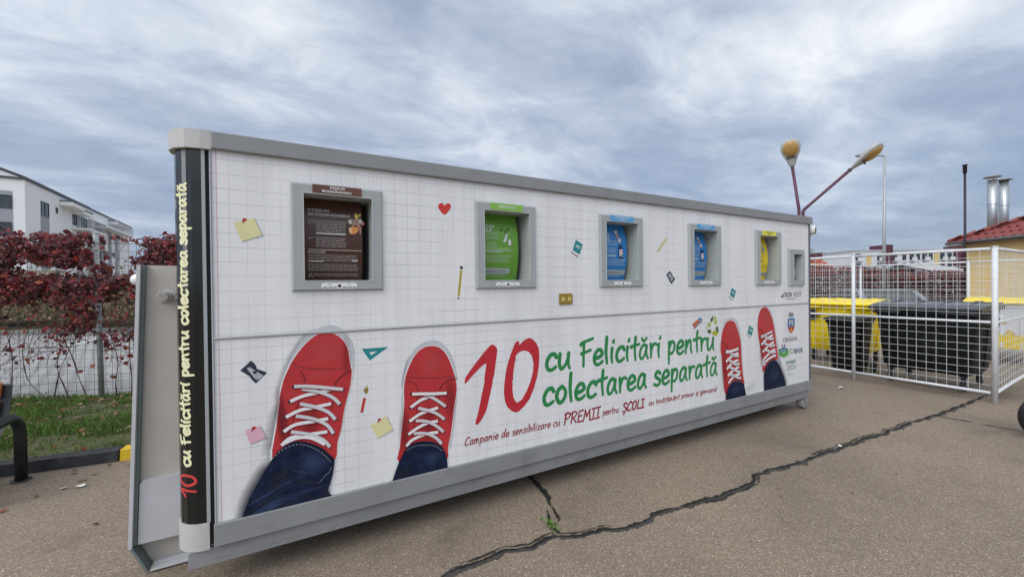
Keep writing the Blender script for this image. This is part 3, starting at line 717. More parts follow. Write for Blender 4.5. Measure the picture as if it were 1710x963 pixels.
# transport roller under the right end
cw = front(1339, 676, .08)
g = MB(); g.box(cw.x-.05, cw.x+.035, .02, .15, .10, .152, GREY); g.box(cw.x-.03, cw.x+.03, .02, .028, .045, .10, GREY); ca = g.build('caster', C, bevel=.004)
g = MB(); g.lathe([(.020, -.002), (.05, 0), (.068, .004), (.072, .012), (.072, .075), (.068, .082), (.03, .085)], (cw.x-.005, .035, .076), mat('roller_grey', (.30, .30, .30), .55, var=.15), 24, 'y'); g.build('wheel', ca)
# security camera on the right end
cc = Vector((5.775, .03, 2.262)); cd = Vector((.30, -.95, -.05)).normalized()
g = MB(); g.tube([cc-cd*.11, cc-cd*.10, cc+cd*.045, cc+cd*.052], [.02, .055, .058, .053], mat('white_plastic', (.78, .78, .76), .35, var=.04), 24); cmr = g.build('security_camera', C, label='small white security camera on the right end')
g = MB(); g.tube([cc+cd*.0525, cc+cd*.056, cc+cd*.058], [.048, .046, .012], mat('camera_black_glass', (.01, .01, .012), .08), 20); g.build('lens', cmr)
g = MB(); g.box(X1+.031, cc.x+.02, .03, .10, 2.175, 2.21, GREYL); g.box(cc.x-.05, cc.x-.02, .045, .075, 2.2101, 2.235, GREYL); g.build('bracket', cmr, bevel=.004)

# ---- hatches
def drum(zc_, eps=0.0, flat=False):
    return lambda x, z: (x, .122-.052*max(0, 1-((z-zc_)/.262)**2)-eps, z)
def bars(mb, mp, x0, x1, z, h, mt, rg, words=True):
    x = x0
    while x < x1-.004:
        l = min(rg.uniform(.012, .04), x1-x) if words else x1-x
        mb.add([mp(x, z), mp(x+l, z), mp(x+l, z+h), mp(x, z+h)], mt); x += l+.004
HLAB = ['brown hatch for biodegradable waste', 'green hatch for glass waste', 'blue hatch for paper waste, left of the two', 'blue hatch for paper waste, right of the two', 'yellow hatch for plastic waste', 'small hatch with a key panel']
HC = [(BROWN, BROWNK), (LGRN, GRN), (LBLUE, BLUE), (LBLUE, BLUE), (LYEL, YEL), (None, None)]
for k, h in enumerate(HAT):
    x0, x1, z0, z1, a0, a1, b0, b1 = h; rg = random.Random(40+k)
    g = MB()
    P = [(x0, z0), (x1, z0), (x1, z1), (x0, z1)]; Q = [(a0, b0), (a1, b0), (a1, b1), (a0, b1)]
    for i in range(4):     # mitred front frame, proud of the wall
        j = (i+1) % 4; ch = .010
        inn = lambda p, s_: (p[0]+(ch if p[0] == x0 else -ch)*s_, p[1]+(ch if p[1] == z0 else -ch)*s_)
        g.add([(P[i][0], -.002, P[i][1]), (P[j][0], -.002, P[j][1]), (inn(P[j], 1)[0], -.024, inn(P[j], 1)[1]), (inn(P[i], 1)[0], -.024, inn(P[i], 1)[1])], FRAMEG)
        g.add([(inn(P[i], 1)[0], -.024, inn(P[i], 1)[1]), (inn(P[j], 1)[0], -.024, inn(P[j], 1)[1]), (Q[j][0], -.024, Q[j][1]), (Q[i][0], -.024, Q[i][1])], FRAMEG)
        g.add([(Q[i][0], -.024, Q[i][1]), (Q[j][0], -.024, Q[j][1]), (Q[j][0], .24, Q[j][1]), (Q[i][0], .24, Q[i][1])], NICHEG)
    g.add([(a0, .24, b0), (a1, .24, b0), (a1, .24, b1), (a0, .24, b1)], mat('hatch_void', (.02, .02, .02), .6))
    hat = g.build('deposit_hatch', C, label=HLAB[k])
    # bright sealing edge round the opening
    g = MB(); e = .005
    for (u0, u1, w0, w1) in ((a0-e, a1+e, b0-e, b0), (a0-e, a1+e, b1, b1+e), (a0-e, a0, b0, b1), (a1, a1+e, b0, b1)): g.box(u0, u1, -.0262, -.0244, w0, w1, GREYL)
    g.build('edge_strip', hat)
    lab, pan = HC[k]
    if pan is None:
        g = MB(); pm = mat('key_panel_metal', (.22, .23, .24), .35, .5, var=.2)
        g.add([(a0+.001, .047, b0), (a1-.012, .047, b0), (a1-.012, .047, b1), (a0+.001, .047, b1)], pm); g.add([(a1-.012, .047, b0), (a1-.012, .23, b0), (a1-.012, .23, b1), (a1-.012, .047, b1)], INKK)
        g.box(a0+.095, a0+.125, .036, .046, b0+.17, b0+.215, INKK); g.box(a0+.12, a0+.155, .039, .046, b0+.06, b0+.13, GREYL); g.box(a0+.11, a0+.15, .040, .046, b0+.245, b0+.258, WHITE)
        g.build('key_panel', hat); continue
    zc_ = (b0+b1)/2; mp = drum(zc_)
    g = MB(); n = 14; xr = a1-.045
    zz = [b0+(b1-b0)*i/n for i in range(n+1)]
    g.mesh([mp(a0-.03, z) for z in zz]+[mp(xr, z) for z in zz], [(i, n+1+i, n+2+i, i+1) for i in range(n)], pan, True)
    g.mesh([mp(xr, z) for z in zz]+[(xr+.006, .235, z) for z in zz], [(i, n+1+i, n+2+i, i+1) for i in range(n)], INKK)
    p1 = drum(zc_, .0015); p2 = drum(zc_, .0028)
    if k == 0:
        Z4 = lambda a, b: fxz(470+a/4.583, 290+b/4.583, .09)
        def bx(a, b, c, d): return (Z4(a, d)[0], Z4(a, d)[1], Z4(c, b)[0], Z4(a, b)[1])
        font_in(g, 'DEȘEURI', bx(202, 264, 357, 284), p1, TXTG, .02); font_in(g, 'BIODEGRADABILE', bx(203, 295, 520, 317), p1, TXTG, .012)
        for yy, xa, xb, hh in ((358, 203, 500, .0022), (583, 205, 612, .004)):
            u, v_ = Z4(xa, yy), Z4(xb, yy); g.add([p1(u[0], u[1]), p1(v_[0], u[1]), p1(v_[0], u[1]+hh), p1(u[0], u[1]+hh)], TXTG)
        font_in(g, 'DA', bx(203, 371, 228, 381), p1, TXTG, .01); font_in(g, 'NU', bx(205, 487, 230, 497), p1, TXTG, .01); font_in(g, 'BIOHULLADÉK', bx(203, 590, 340, 608), p1, TXTG, .014)
        u = Z4(236, 380); ribbon2(g, [(u[0], u[1]+.004), (u[0]+.004, u[1]), (u[0]+.011, u[1]+.010)], .0025, p1, TXTG, False)
        u = Z4(238, 490); ribbon2(g, [(u[0], u[1]-.004), (u[0]+.008, u[1]+.004)], .002, p1, TXTG, False)
        for ya, yb_, xa, xb in ((376, 468, 262, 500), (490, 566, 262, 500), (622, 676, 205, 588), (692, 742, 203, 596), (768, 786, 248, 602)):
            y = ya
            while y < yb_:
                u, v_ = Z4(xa, y), Z4(xb-rg.uniform(0, 25), y); bars(g, p1, u[0], v_[0], u[1], .0021, TXTG, rg); y += 11.5
        for (xa, xb, y) in ((262, 487, 462), (205, 325, 672), (540, 582, 670)):
            u, v_ = Z4(xa, y), Z4(xb, y); bars(g, p2, u[0], v_[0], u[1], .0055, WHITE, rg, False)
        u = [Z4(*q) for q in ((225, 758), (205, 787), (243, 787))]
        for i in range(3): ribbon2(g, [u[i], u[(i+1) % 3]], .0025, drum(zc_, .0015+.0003*i), TXTG, False)
        ribbon2(g, [Z4(224, 768), Z4(224, 778)], .003, p1, TXTG, False)
        food = [((.74, .55, .10), [(565, 345), (558, 318), (572, 298), (578, 320), (598, 312), (612, 306), (600, 326), (582, 334), (580, 360), (568, 372)]),
                ((.30, .22, .17), [(505, 372), (520, 350), (560, 352), (600, 348), (625, 370), (612, 392), (560, 396), (520, 390)]),
                ((.66, .62, .55), [(514, 384), (512, 360), (524, 350), (534, 362), (534, 388)]), ((.62, .55, .50), [(584, 372), (596, 348), (612, 356), (612, 380)]),
                ((.55, .18, .14), [(606, 388), (616, 376), (634, 380), (630, 394), (614, 398)]),
                ((.50, .22, .20), [(528, 410), (560, 382), (592, 392), (606, 420), (604, 462), (594, 464), (592, 424), (578, 400), (556, 396), (540, 412)]),
                ((.72, .30, .07), [(514, 416), (545, 410), (580, 412), (588, 430), (574, 456), (550, 468), (528, 466), (516, 446)]), ((.85, .62, .32), [(514, 416), (528, 422), (534, 446), (528, 466), (518, 450)])]
        for i, (cf, pf) in enumerate(food): poly2(g, [Z4(*q) for q in pf], drum(zc_, .0016+.0006*i), mat('food_print_%s' % 'abcdefgh'[i], cf, .4, var=.15))
    else:
        sx_ = (0, .02, .18, .18, .28)[k]; scl = lambda a, b: (a0+.37*min(a+sx_, .872), b0+.497*b)
        def bx(a, b, c, d): q, r_ = scl(a, b), scl(c, d); return (q[0], q[1], r_[0], r_[1])
        tx = WHITE if k != 4 else INKK
        tg = mat('sign_text_pale', (.60, .66, .60), .4) if k != 4 else mat('sign_text_brown', (.25, .19, .02), .4)
        if k == 1:
            font_in(g, 'DEȘEURI', bx(-.02, .785, .30, .835), p1, tg, .012); font_in(g, 'STICLĂ', bx(-.02, .725, .27, .775), p1, tx, .012)
            poly2(g, [scl(-.05, .46), scl(.64, .46), scl(.66, .73), scl(-.05, .73)], p1, mat('sign_green_wash', (.20, .40, .10), .4))
            poly2(g, [scl(.5, .58), scl(.56, .57), scl(.60, .64), scl(.62, .70), scl(.585, .705), scl(.55, .65)], p2, OFFW); poly2(g, [scl(.62, .53), scl(.69, .53), scl(.69, .60), scl(.66, .63), scl(.62, .60)], p2, OFFW)
            for q in ((.48, .76), (.57, .73), (.63, .77)): poly2(g, [scl(q[0]-.04, q[1]-.015), scl(q[0]+.03, q[1]-.02), scl(q[0]+.045, q[1]+.02), scl(q[0]-.02, q[1]+.025)], p2, mat('bottle_green_print', (.05, .15, .02), .3))
        elif k in (2, 3):
            for i, s_ in enumerate(('DE', 'TIE', 'ON')): font_in(g, s_, bx(.06, .80-.055*i, .18, .84-.055*i), p1, tg, .012)
            for q, cf in (((.40, .86), (.62, .58, .52)), ((.42, .78), (.42, .22, .15)), ((.48, .71), (.66, .60, .55))):
                poly2(g, [scl(q[0]-.05, q[1]-.03), scl(q[0]+.03, q[1]-.035), scl(q[0]+.045, q[1]+.03), scl(q[0]-.035, q[1]+.04)], drum(zc_, .0015+.0007*abs(q[1]-.7)*10), mat('paper_print_%d' % int(q[1]*100), cf, .5))
            dk = mat('sign_navy', (.008, .02, .09), .35)
            poly2(g, [scl(.42, .39), scl(.57, .39), scl(.575, .56), scl(.55, .63), scl(.45, .63), scl(.42, .56)], p1, dk); poly2(g, [scl(.445, .43), scl(.555, .43), scl(.555, .545), scl(.445, .545)], p2, WHITE)
            for q in ((.47, .51), (.53, .51), (.47, .455), (.53, .455)): poly2(g, [scl(q[0]-.016, q[1]-.014), scl(q[0]+.016, q[1]-.014), scl(q[0]+.016, q[1]+.014), scl(q[0]-.016, q[1]+.014)], drum(zc_, .0038), INK10 if q[1] > .5 else INKK)
        else:
            for i, q in enumerate(((.30, .83), (.38, .72), (.33, .64))): poly2(g, [scl(q[0]-.10, q[1]-.04), scl(q[0]+.04, q[1]-.05), scl(q[0]+.07, q[1]+.03), scl(q[0]-.06, q[1]+.05)], p1, (OFFW, mat('can_print', (.20, .26, .30), .3), mat('plastic_print', (.62, .40, .10), .3))[i])
        for ya, yb_, xb in ((.69, .60, .42), (.56, .48, .40), (.37, .34, .70), (.32, .27, .66), (.09, .05, .6)):
            y = ya
            while y > yb_: u, v_ = scl(-.05, y), scl(xb-rg.uniform(0, .06), y); bars(g, p2, u[0], v_[0], u[1], .0024, tg, rg); y -= .024
        u, v_ = scl(-.05, .445), scl(.73 if k == 1 else .35, .445); bars(g, p2, u[0], v_[0], u[1], .0025, tx, rg, False)
        u, v_ = scl(-.05, .42), scl(.48 if k == 1 else .33, .42); bars(g, p2, u[0], v_[0], u[1], .007, tg, rg)
        poly2(g, [scl(-.05, .10), scl(.66, .10), scl(.69, .18), scl(-.05, .19)], p1, mat('sign_notice_grey', (.36, .40, .40), .5))
        for y in (.165, .145, .12): u, v_ = scl(-.02, y), scl(.60, y); bars(g, p2, u[0], v_[0], u[1], .0024, INKK if y < .15 else tg, rg)
    g.build('sign_drum', hat)
    # label strip over the opening
    lx0, lx1 = x0+.11, x0+.375
    g = MB(); lm = lab; r_ = .006; lz0, lz1 = b1+.0058, z1-.0045
    g.box(lx0, lx1, -.0285, -.0245, lz0, lz1, lm); q = plane(.0300)
    mx = (lx0+lx1)/2
    if k == 0: font_in(g, 'DEȘEURI', (mx-.040, lz0+.0285, mx+.036, lz0+.0425), q, WHITE, .014); font_in(g, 'BIODEGRADABILE', (mx-.082, lz0+.007, mx+.076, lz0+.021), q, WHITE, .014)
    elif k == 1: font_in(g, 'DEȘEURI STICLĂ', (mx-.070, lz0+.018, mx+.066, lz0+.034), q, WHITE, .012)
    elif k in (2, 3): font_in(g, 'DEȘEURI DE HÂRTIE', (mx-.085, lz0+.028, mx+.085, lz0+.042), q, WHITE, .01); font_in(g, 'ȘI CARTON', (mx-.042, lz0+.007, mx+.042, lz0+.021), q, WHITE, .01)
    else: font_in(g, 'DEȘEURI PLASTIC', (mx-.08, lz0+.028, mx+.08, lz0+.042), q, INKK, .01); font_in(g, 'METAL', (mx-.03, lz0+.007, mx+.03, lz0+.021), q, INKK, .01)
    g.build('label_strip', hat, bevel=.0)
    # touch plate under the opening
    pz = (z0+b0)/2-.001; px_ = (x0+x1)/2-.004; hw, hh = .098, .017
    pl = [(px_+s1*(hw-hh)+hh*math.cos(t), pz+hh*math.sin(t)) for s1, ts in ((1, np.linspace(-math.pi/2, math.pi/2, 8)), (-1, np.linspace(math.pi/2, 3*math.pi/2, 8))) for t in ts]
    g = MB(); g.prism(pl, -.0275, -.0245, lambda a, b, d: (a, d, b), WHITE); q = plane(.0290)
    ci = [(px_+.0095*math.cos(2*math.pi*i/14), pz+.0095*math.sin(2*math.pi*i/14)) for i in range(14)]; poly2(g, ci, q, INKK)
    for s1 in (-1, 1):
        ribbon2(g, [(px_+s1*.052+.008*math.cos(t), pz+.006+.006*math.sin(t)) for t in np.linspace(-.6, 3.7, 9)], .002, q, INKK, False)
        bars(g, q, px_+s1*.052-.037, px_+s1*.052+.037, pz-.011, .0045, INKK, rg)
    g.build('touch_plate', hat)
# ---- brass-coloured switch plate on the upper panel
c0_, c1_ = fxz(780+737/4.814, 320+907/4.814), fxz(780+842/4.814, 320+815/4.814)
g = MB(); g.box(c0_[0], c1_[0], -.012, -.001, c0_[1], c1_[1], mat('switch_plate_ochre', (.30, .20, .035), .4, var=.08)); sp = g.build('switch_plate', C, bevel=.006)
for fx in (.27, .74):
    g = MB(); x_ = c0_[0]+(c1_[0]-c0_[0])*fx; z_ = (c0_[1]+c1_[1])/2-.002
    g.box(x_-.014, x_+.014, -.016, -.0122, z_-.014, z_+.014, mat('switch_button', (.78, .66, .22), .4)); g.box(x_-.006, x_+.006, -.0175, -.0162, z_-.006, z_+.006, mat('switch_inner', (.30, .24, .06), .4)); g.build('button', sp)

# ------------------------------------------------------------------ printed pictures on the panels
def P2(lst, mb, layer, mt, sm=False, k=4): poly2(mb, smooth(lst, k, True) if sm else lst, plane(.0006*layer+.0006), mt)
# sticky notes with pins
def note(pts, pin, mt, panel, nm='sticky_note_print'):
    g = MB(); q = [fxz(*p) for p in pts]; sh = [(a+.001, b-.001) for a, b in q]
    g.soft([sh[1], sh[2], sh[3]], [(sh[1][0]+.010, sh[1][1]-.004), (sh[2][0]+.012, sh[2][1]-.012), (sh[3][0]-.002, sh[3][1]-.010)], SOFT_GREY, plane(.0008), .4, 0)
    P2(q, g, 2, mt); c = fxz(*pin)
    P2([(c[0]+.010*math.cos(t), c[1]+.009*math.sin(t)) for t in np.linspace(0, 6, 12)], g, 3, RED)
    ribbon2(g, [(c[0]-.002, c[1]), (c[0]-.010, c[1]-.016)], .006, plane(.0032), REDD, False); g.build(nm, panel)
note([(390, 371), (424, 364.5), (438.2, 392.5), (404, 403)], (408.5, 367), NOTEY, UP)
note([(409, 718), (434, 710.5), (443.8, 730), (418, 741)], (424, 714), NOTEP, LP)
note([(618.5, 710), (645, 694), (656, 716.5), (631, 731)], (633.5, 700), NOTEY, LP)
# heart
h = [(742, 358.5), (733.5, 350), (731.5, 343.5), (735, 339.5), (740, 340), (742.3, 343.5), (745.5, 340), (750.5, 340), (753, 344.5), (750.5, 350.5)]
g = MB(); P2([fxz(*p) for p in h], g, 1, mat('print_heart_red', (.62, .035, .03), .4), True, 3); g.build('heart_print', UP)
# pencil
def pencil(a, b, wd, panel):
    a, b = Vector(fxz(*a)), Vector(fxz(*b)); d = b-a; g = MB(); q = lambda t: tuple(a+d*t); yl = mat('print_pencil_yellow', (.62, .50, .06), .4)
    ribbon2(g, [q(.0), q(.08)], wd*1.25, plane(.001), INKK, False); ribbon2(g, [q(.082), q(.12)], wd*1.15, plane(.001), OFFW, False)
    ribbon2(g, [q(.122), q(.92)], wd, plane(.001), yl, False); ribbon2(g, [q(.13), q(.9)], wd*.28, plane(.0017), mat('print_pencil_shade', (.25, .19, .02), .4), False)
    ribbon2(g, [q(.922), q(.97)], wd*.6, plane(.001), OFFW, False); ribbon2(g, [q(.972), q(1)], wd*.9, plane(.001), INKK, False); g.build('pencil_print', panel)
pencil((770.7, 444.5), (765.3, 498.5), .017, UP)
# ruler
g = MB(); zr = zoomed(980, 340, 6.02); q = zr([(703, 478), (717, 492), (810, 357), (795, 342)]); P2(q, g, 1, mat('print_ruler_yellow', (.66, .60, .30), .4))
for i in range(15):
    t = (i+.7)/16; a = Vector(q[0]).lerp(Vector(q[3]), t); b = Vector(q[1]).lerp(Vector(q[2]), t); ribbon2(g, [tuple(a), tuple(a.lerp(b, .45 if i % 4 == 0 else .3))], .0028, plane(.002), INKK, False)
g.build('ruler_print', UP)
# sharpeners
def sharpener(outline, blade, dot, panel):
    g = MB(); P2([fxz(*p) for p in outline], g, 1, mat('print_sharpener', (.022, .035, .06), .35, var=.3)); b = [fxz(*p) for p in blade]; P2(b, g, 2, mat('print_blade', (.42, .45, .48), .35, var=.2, vscale=30))
    c = fxz(*dot); P2([(c[0]+.010*math.cos(t), c[1]+.008*math.sin(t)) for t in np.linspace(0, 5.8, 10)], g, 3, INKK); g.build('sharpener_print', panel)
z1f = lambda pts: [(380+a/2.752, 530+b/2.752) for a, b in pts]
sharpener(z1f([(58, 243), (108, 197), (128, 215), (135, 235), (182, 252), (130, 302), (112, 285), (100, 268)]), z1f([(88, 232), (102, 227), (165, 266), (140, 286), (125, 280)]), z1f([(125, 251)])[0], LP)
z3f = lambda pts: [(980+a/6.02, 340+b/6.02) for a, b in pts]
sharpener(z3f([(798, 712), (833, 676), (852, 700), (862, 725), (888, 757), (850, 808), (828, 775), (815, 745)]), z3f([(815, 712), (836, 700), (866, 752), (852, 785), (836, 760)]), z3f([(843, 745)])[0], UP)
# little books
def book(top, edge, panel, txt=True):
    g = MB(); q = [fxz(*p) for p in top]; P2(q, g, 1, TEAL); e = [fxz(*p) for p in edge]; P2(e, g, 2, WHITE); ribbon2(g, [e[0], e[1]], .006, plane(.0025), INKK, False)
    if txt:
        O, U_, V_ = Vector(q[0]), Vector(q[1])-Vector(q[0]), Vector(q[3])-Vector(q[0])
        font_in(g, 'ABC', (.18, .42, .82, .68), lambda a, b: (lambda p: (p.x, -.0026, p.y))(O+U_*a+V_*(1-b)), WHITE, .02)
    g.build('book_print', panel)
z2f = lambda pts: [(780+a/4.814, 320+b/4.814) for a, b in pts]
book(z2f([(874, 386), (930, 425), (903, 505), (848, 470)]), z2f([(835, 485), (890, 522), (902, 507), (848, 472)]), UP)
book(z3f([(1457, 842), (1499, 880), (1478, 952), (1438, 918)]), z3f([(1426, 930), (1462, 970), (1478, 954), (1438, 920)]), UP)
z6f = lambda pts: [(1180+a/4.815, 500+b/4.815) for a, b in pts]
book(z6f([(342, 207), (376, 232), (362, 293), (328, 268)]), z6f([(322, 278), (352, 304), (362, 295), (328, 270)]), LP)
# open booklet outline
g = MB(); zf6 = zoomed(1180, 500, 4.815); q = zf6([(318, 712), (346, 690), (380, 655), (380, 718), (350, 738), (325, 752)])
for i in range(6): ribbon2(g, [q[i], q[(i+1) % 6]], .006, plane(.001+.0004*(i % 2)), GREYL, False)
ribbon2(g, [q[1], q[4]], .006, plane(.0018), GREYL, False)
for a, b in (((327, 712), (342, 700)), ((330, 728), (345, 716)), ((355, 695), (373, 675)), ((356, 712), (374, 694))): ribbon2(g, zf6([a, b]), .012, plane(.0014), GREYL, False)
g.build('booklet_print', LP)
# set square (triangle with a hole)
zf3 = zoomed(440, 540, 7.125); g = MB(); ring2(g, resample(zf3([(1170, 300), (1485, 278), (1265, 437)]), 60, True), resample(zf3([(1258, 338), (1356, 328), (1282, 376)]), 60, True), plane(.001), TEAL, 60); g.build('set_square_print', LP)
# paintbrush
zf8 = zoomed(580, 560, 5.35); g = MB(); P2(zf8([(142, 556), (167, 556), (139, 688), (116, 686)]), g, 1, mat('print_brush_red', (.52, .03, .025), .4))
P2(zf8([(178, 446), (184, 470), (186, 500), (172, 516), (156, 514), (148, 495), (152, 472), (163, 460)]), g, 1, mat('print_brush_ochre', (.26, .21, .05), .4), True, 3); P2(zf8([(178, 446), (184, 468), (170, 472), (160, 462)]), g, 2, mat('print_brush_tip', (.55, .48, .12), .4)); g.build('paintbrush_print', LP)
# eraser and recycling arrows
zfe = zoomed(1140, 520, 16.05); g = MB()
P2(zfe([(232, 385), (290, 475), (510, 270), (530, 205), (465, 150), (400, 195), (240, 350)]), g, 1, WHITE); P2(zfe([(245, 350), (400, 205), (460, 260), (300, 430)]), g, 2, mat('print_eraser_orange', (.52, .11, .05), .4)); P2(zfe([(404, 202), (465, 152), (528, 200), (462, 258)]), g, 2, mat('print_eraser_blue', (.07, .23, .45), .4))
P2(zfe([(300, 440), (462, 275), (525, 215), (505, 270), (295, 475)]), g, 3, INKK); g.build('eraser_print', LP)
g = MB(); gd, gl, gy = mat('print_leaf_dark', (.05, .13, .025), .4), mat('print_leaf_pale', (.42, .52, .18), .4, var=.2, vscale=30), mat('print_leaf_lime', (.42, .44, .03), .4, var=.2, vscale=30)
for mt, q in ((gd, [(800, 110), (728, 232), (775, 290), (822, 195)]), (gl, [(822, 115), (890, 130), (935, 300), (890, 360), (820, 285), (838, 210)]), (gd, [(945, 390), (962, 560), (900, 540), (880, 420)]), (gy, [(845, 500), (950, 575), (900, 655), (810, 620), (775, 570)]), (gd, [(690, 470), (770, 500), (745, 602), (645, 550)]), (gl, [(625, 500), (625, 430), (680, 300), (760, 300), (740, 410), (690, 400)]), (gy, [(700, 330), (745, 300), (755, 380), (720, 410)])):
    P2(zfe(q), g, 1 if mt is not gy else 2, mt)
g.build('recycling_arrows_print', LP)

# sneakers
def shoe(name, zf, sole, red, toe, jeans, stitch, laces, bar, eyes, seams, wd, shade=None, hi=None, denim=None, label=None, sock=None):
    g = MB(); e = lambda l: plane(.0007*l+.0005)
    if shade:   # airbrushed shadow printed beside the shoe and leg
        for (ci, co, mt, al) in shade: a, b = smooth(zf(ci), 4), smooth(zf(co), 4); g.soft(a, b, mt, e(0), al, 0, mt is not SOFT_NAVY)
    poly2(g, smooth(zf(sole), 3, True), e(1), SOLE)
    rp = smooth(zf(red), 3, True)
    c = np.mean(np.array(rp), 0); poly2(g, [tuple(c+(np.array(p)-c)*np.array((1.035, 1.012))) for p in rp], e(2), WHITE)
    poly2(g, rp, e(3), RED)
    for (cc, rx, rz, ro, mt, al) in (hi or []): g.glow(zf([cc])[0], rx, rz, ro, mt, e(4), al)
    for sq, sw in seams: ribbon2(g, zf(sq), sw, e(5), REDD)
    tp = resample(smooth(zf(toe), 5), 31)
    for i in range(0, 30, 2): ribbon2(g, [tp[i], tp[i+1]], .0022, e(6), REDH, False)
    if sock: poly2(g, smooth(zf(sock), 3, True), e(6), mat('print_sock', (.66, .48, .52), .5))
    for ex in zf(eyes): poly2(g, [(ex[0]+wd*.52*math.cos(t), ex[1]+wd*.52*math.sin(t)) for t in np.linspace(0, 5.7, 10)], e(6.6), INKK)
    for i, l in enumerate(laces+[bar]):
        q = zf(l); ribbon2(g, [(a+.001, b-.004) for a, b in q], wd*1.18, e(7+i*.5), REDD); ribbon2(g, q, wd, e(7.25+i*.5), OFFW if i % 2 else WHITE)
    t0 = 7.8+.5*len(laces)
    poly2(g, zf(jeans), e(t0), NAVY)
    for (cc, rx, rz, ro, mt, al) in (denim or []): g.glow(zf([cc])[0], rx, rz, ro, mt, e(t0+.6), al)
    for st in stitch:
        sp_ = resample(smooth(zf(st), 5), 41)
        for i in range(0, 40, 2): ribbon2(g, [sp_[i], sp_[i+1]], .0026, e(t0+1.2), GREYL, False)
    g.build(name, LP, label=label)
# big left shoe, in pixels of the photo
d1 = lambda pts: [(380+a/2.752, 530+b/2.752) for a, b in pts]
d3 = lambda pts: [(440+a/7.125, 540+b/7.125) for a, b in pts]
d4 = lambda pts: [(390+a/4.815, 670+b/4.815) for a, b in pts]
px2m = lambda pts: [fxz(*p) for p in pts]
jeans1 = d4([(308, 462), (345, 410), (390, 368), (440, 335), (500, 316), (570, 318), (650, 340), (720, 375), (770, 420), (812, 462), (806, 520), (795, 590), (778, 650), (758, 710), (768, 730), (790, 750), (792, 790), (60, 960), (95, 860), (130, 770), (175, 690), (225, 600), (265, 530)])
shoe('sneaker_print', px2m,
     d3([(185, 930), (205, 740), (255, 560), (300, 470), (420, 250), (520, 140), (640, 62), (760, 22), (880, 34), (950, 80), (1010, 140), (1062, 235), (1086, 350), (1082, 500), (1066, 610), (1048, 720), (1020, 830), (985, 962)])+d4([(830, 340), (600, 440), (345, 330)]),
     d3([(190, 900), (235, 680), (320, 490), (345, 440), (430, 320), (520, 220), (620, 140), (700, 112), (770, 108), (860, 130), (940, 190), (985, 260), (1010, 340), (1025, 440), (1040, 520), (1050, 560), (1045, 640), (1035, 720), (1020, 790), (990, 900)])+d4([(905, 0), (885, 90), (865, 220), (835, 330), (818, 460), (700, 480), (420, 480), (310, 462), (345, 200), (372, 0)]),
     d3([(345, 490), (480, 528), (680, 546), (850, 543), (1036, 525)]), jeans1,
     [d4([(312, 452), (390, 385), (470, 348), (530, 340), (600, 352), (700, 400), (790, 490)]), d4([(690, 645), (730, 595), (770, 560), (790, 520)])],
     [d1([(288, 384), (350, 358), (440, 338), (478, 326)]), d1([(515, 396), (482, 365), (420, 340), (342, 326)]), d1([(268, 456), (330, 425), (400, 410), (475, 394)]), d1([(495, 466), (462, 432), (400, 408), (333, 394)]), d1([(258, 522), (310, 490), (390, 475), (462, 462)]), d1([(486, 530), (455, 490), (390, 462), (314, 450)]), d1([(248, 585), (290, 550), (370, 535), (458, 522)]), d1([(470, 592), (440, 560), (380, 535), (292, 522)]), d1([(262, 574), (320, 550), (385, 550), (448, 580)])],
     d1([(306, 314), (380, 314), (450, 320), (530, 328)]), d1([(305, 318), (285, 386), (268, 457), (258, 522), (530, 327), (515, 397), (495, 467), (485, 531), (470, 592)]),
     [(d3([(340, 480), (480, 522), (680, 540), (850, 537), (1040, 520)]), .005), (d3([(430, 560), (478, 620), (492, 700)]), .006), (d3([(1040, 560), (940, 615), (870, 690), (840, 735)]), .009), (d4([(530, 0), (500, 70), (470, 180), (440, 290)]), .006), (d4([(800, 0), (790, 60)]), .006)], .0185,
     [(d4([(372, 0), (345, 200), (310, 462)]), d4([(300, 0), (255, 200), (200, 440)]), SOFT_GREY, .6), (d3([(640, 62), (520, 140), (420, 250), (300, 470), (205, 740), (180, 930)]), d3([(600, 40), (480, 110), (370, 230), (240, 440), (140, 720), (95, 930)]), SOFT_GREY, .4),
      (d4([(400, 400), (300, 530), (262, 600), (212, 690), (168, 770), (135, 860), (102, 958)]), d4([(262, 395), (190, 510), (135, 590), (80, 680), (38, 765), (12, 855), (-5, 958)]), SOFT_NAVY, 1.0)],
     [(d3([(760, 330)])[0], .13, .10, 0, SOFT_RED, .28), (d3([(985, 400)])[0], .03, .15, 0, SOFT_DRED, .35), (d4([(390, 150)])[0], .035, .20, .1, SOFT_DRED, .7), (d4([(620, 160)])[0], .07, .12, 0, SOFT_DRED, .5), (d3([(640, 610)])[0], .10, .025, 0, SOFT_RED, .3)],
     [(d4([(640, 480)])[0], .10, .07, -.4, SOFT_BLUE, .5), (d4([(330, 820)])[0], .14, .035, .25, SOFT_BLUE, .6), (d4([(520, 740)])[0], .12, .02, .15, SOFT_BLUE, .35), (d4([(420, 560)])[0], .12, .03, .5, SOFT_NAVY, .8), (d4([(600, 640)])[0], .11, .02, -.4, SOFT_NAVY, .9), (d4([(740, 740)])[0], .03, .06, 0, SOFT_NAVY, .8), (d4([(300, 720)])[0], .16, .012, .42, SOFT_BLUE, .6), (d4([(430, 650)])[0], .14, .010, .3, SOFT_BLUE, .5), (d4([(560, 560)])[0], .12, .012, -.35, SOFT_BLUE, .5), (d4([(640, 700)])[0], .10, .010, .15, SOFT_BLUE, .45), (d4([(350, 660)])[0], .15, .014, .45, SOFT_NAVY, .9), (d4([(250, 800)])[0], .15, .016, .5, SOFT_NAVY, .9), (d4([(480, 800)])[0], .14, .014, .2, SOFT_NAVY, .8)],
     label='largest printed red sneaker at the left')
d5 = lambda pts: [(640+a/3.567, 550+b/3.567) for a, b in pts]
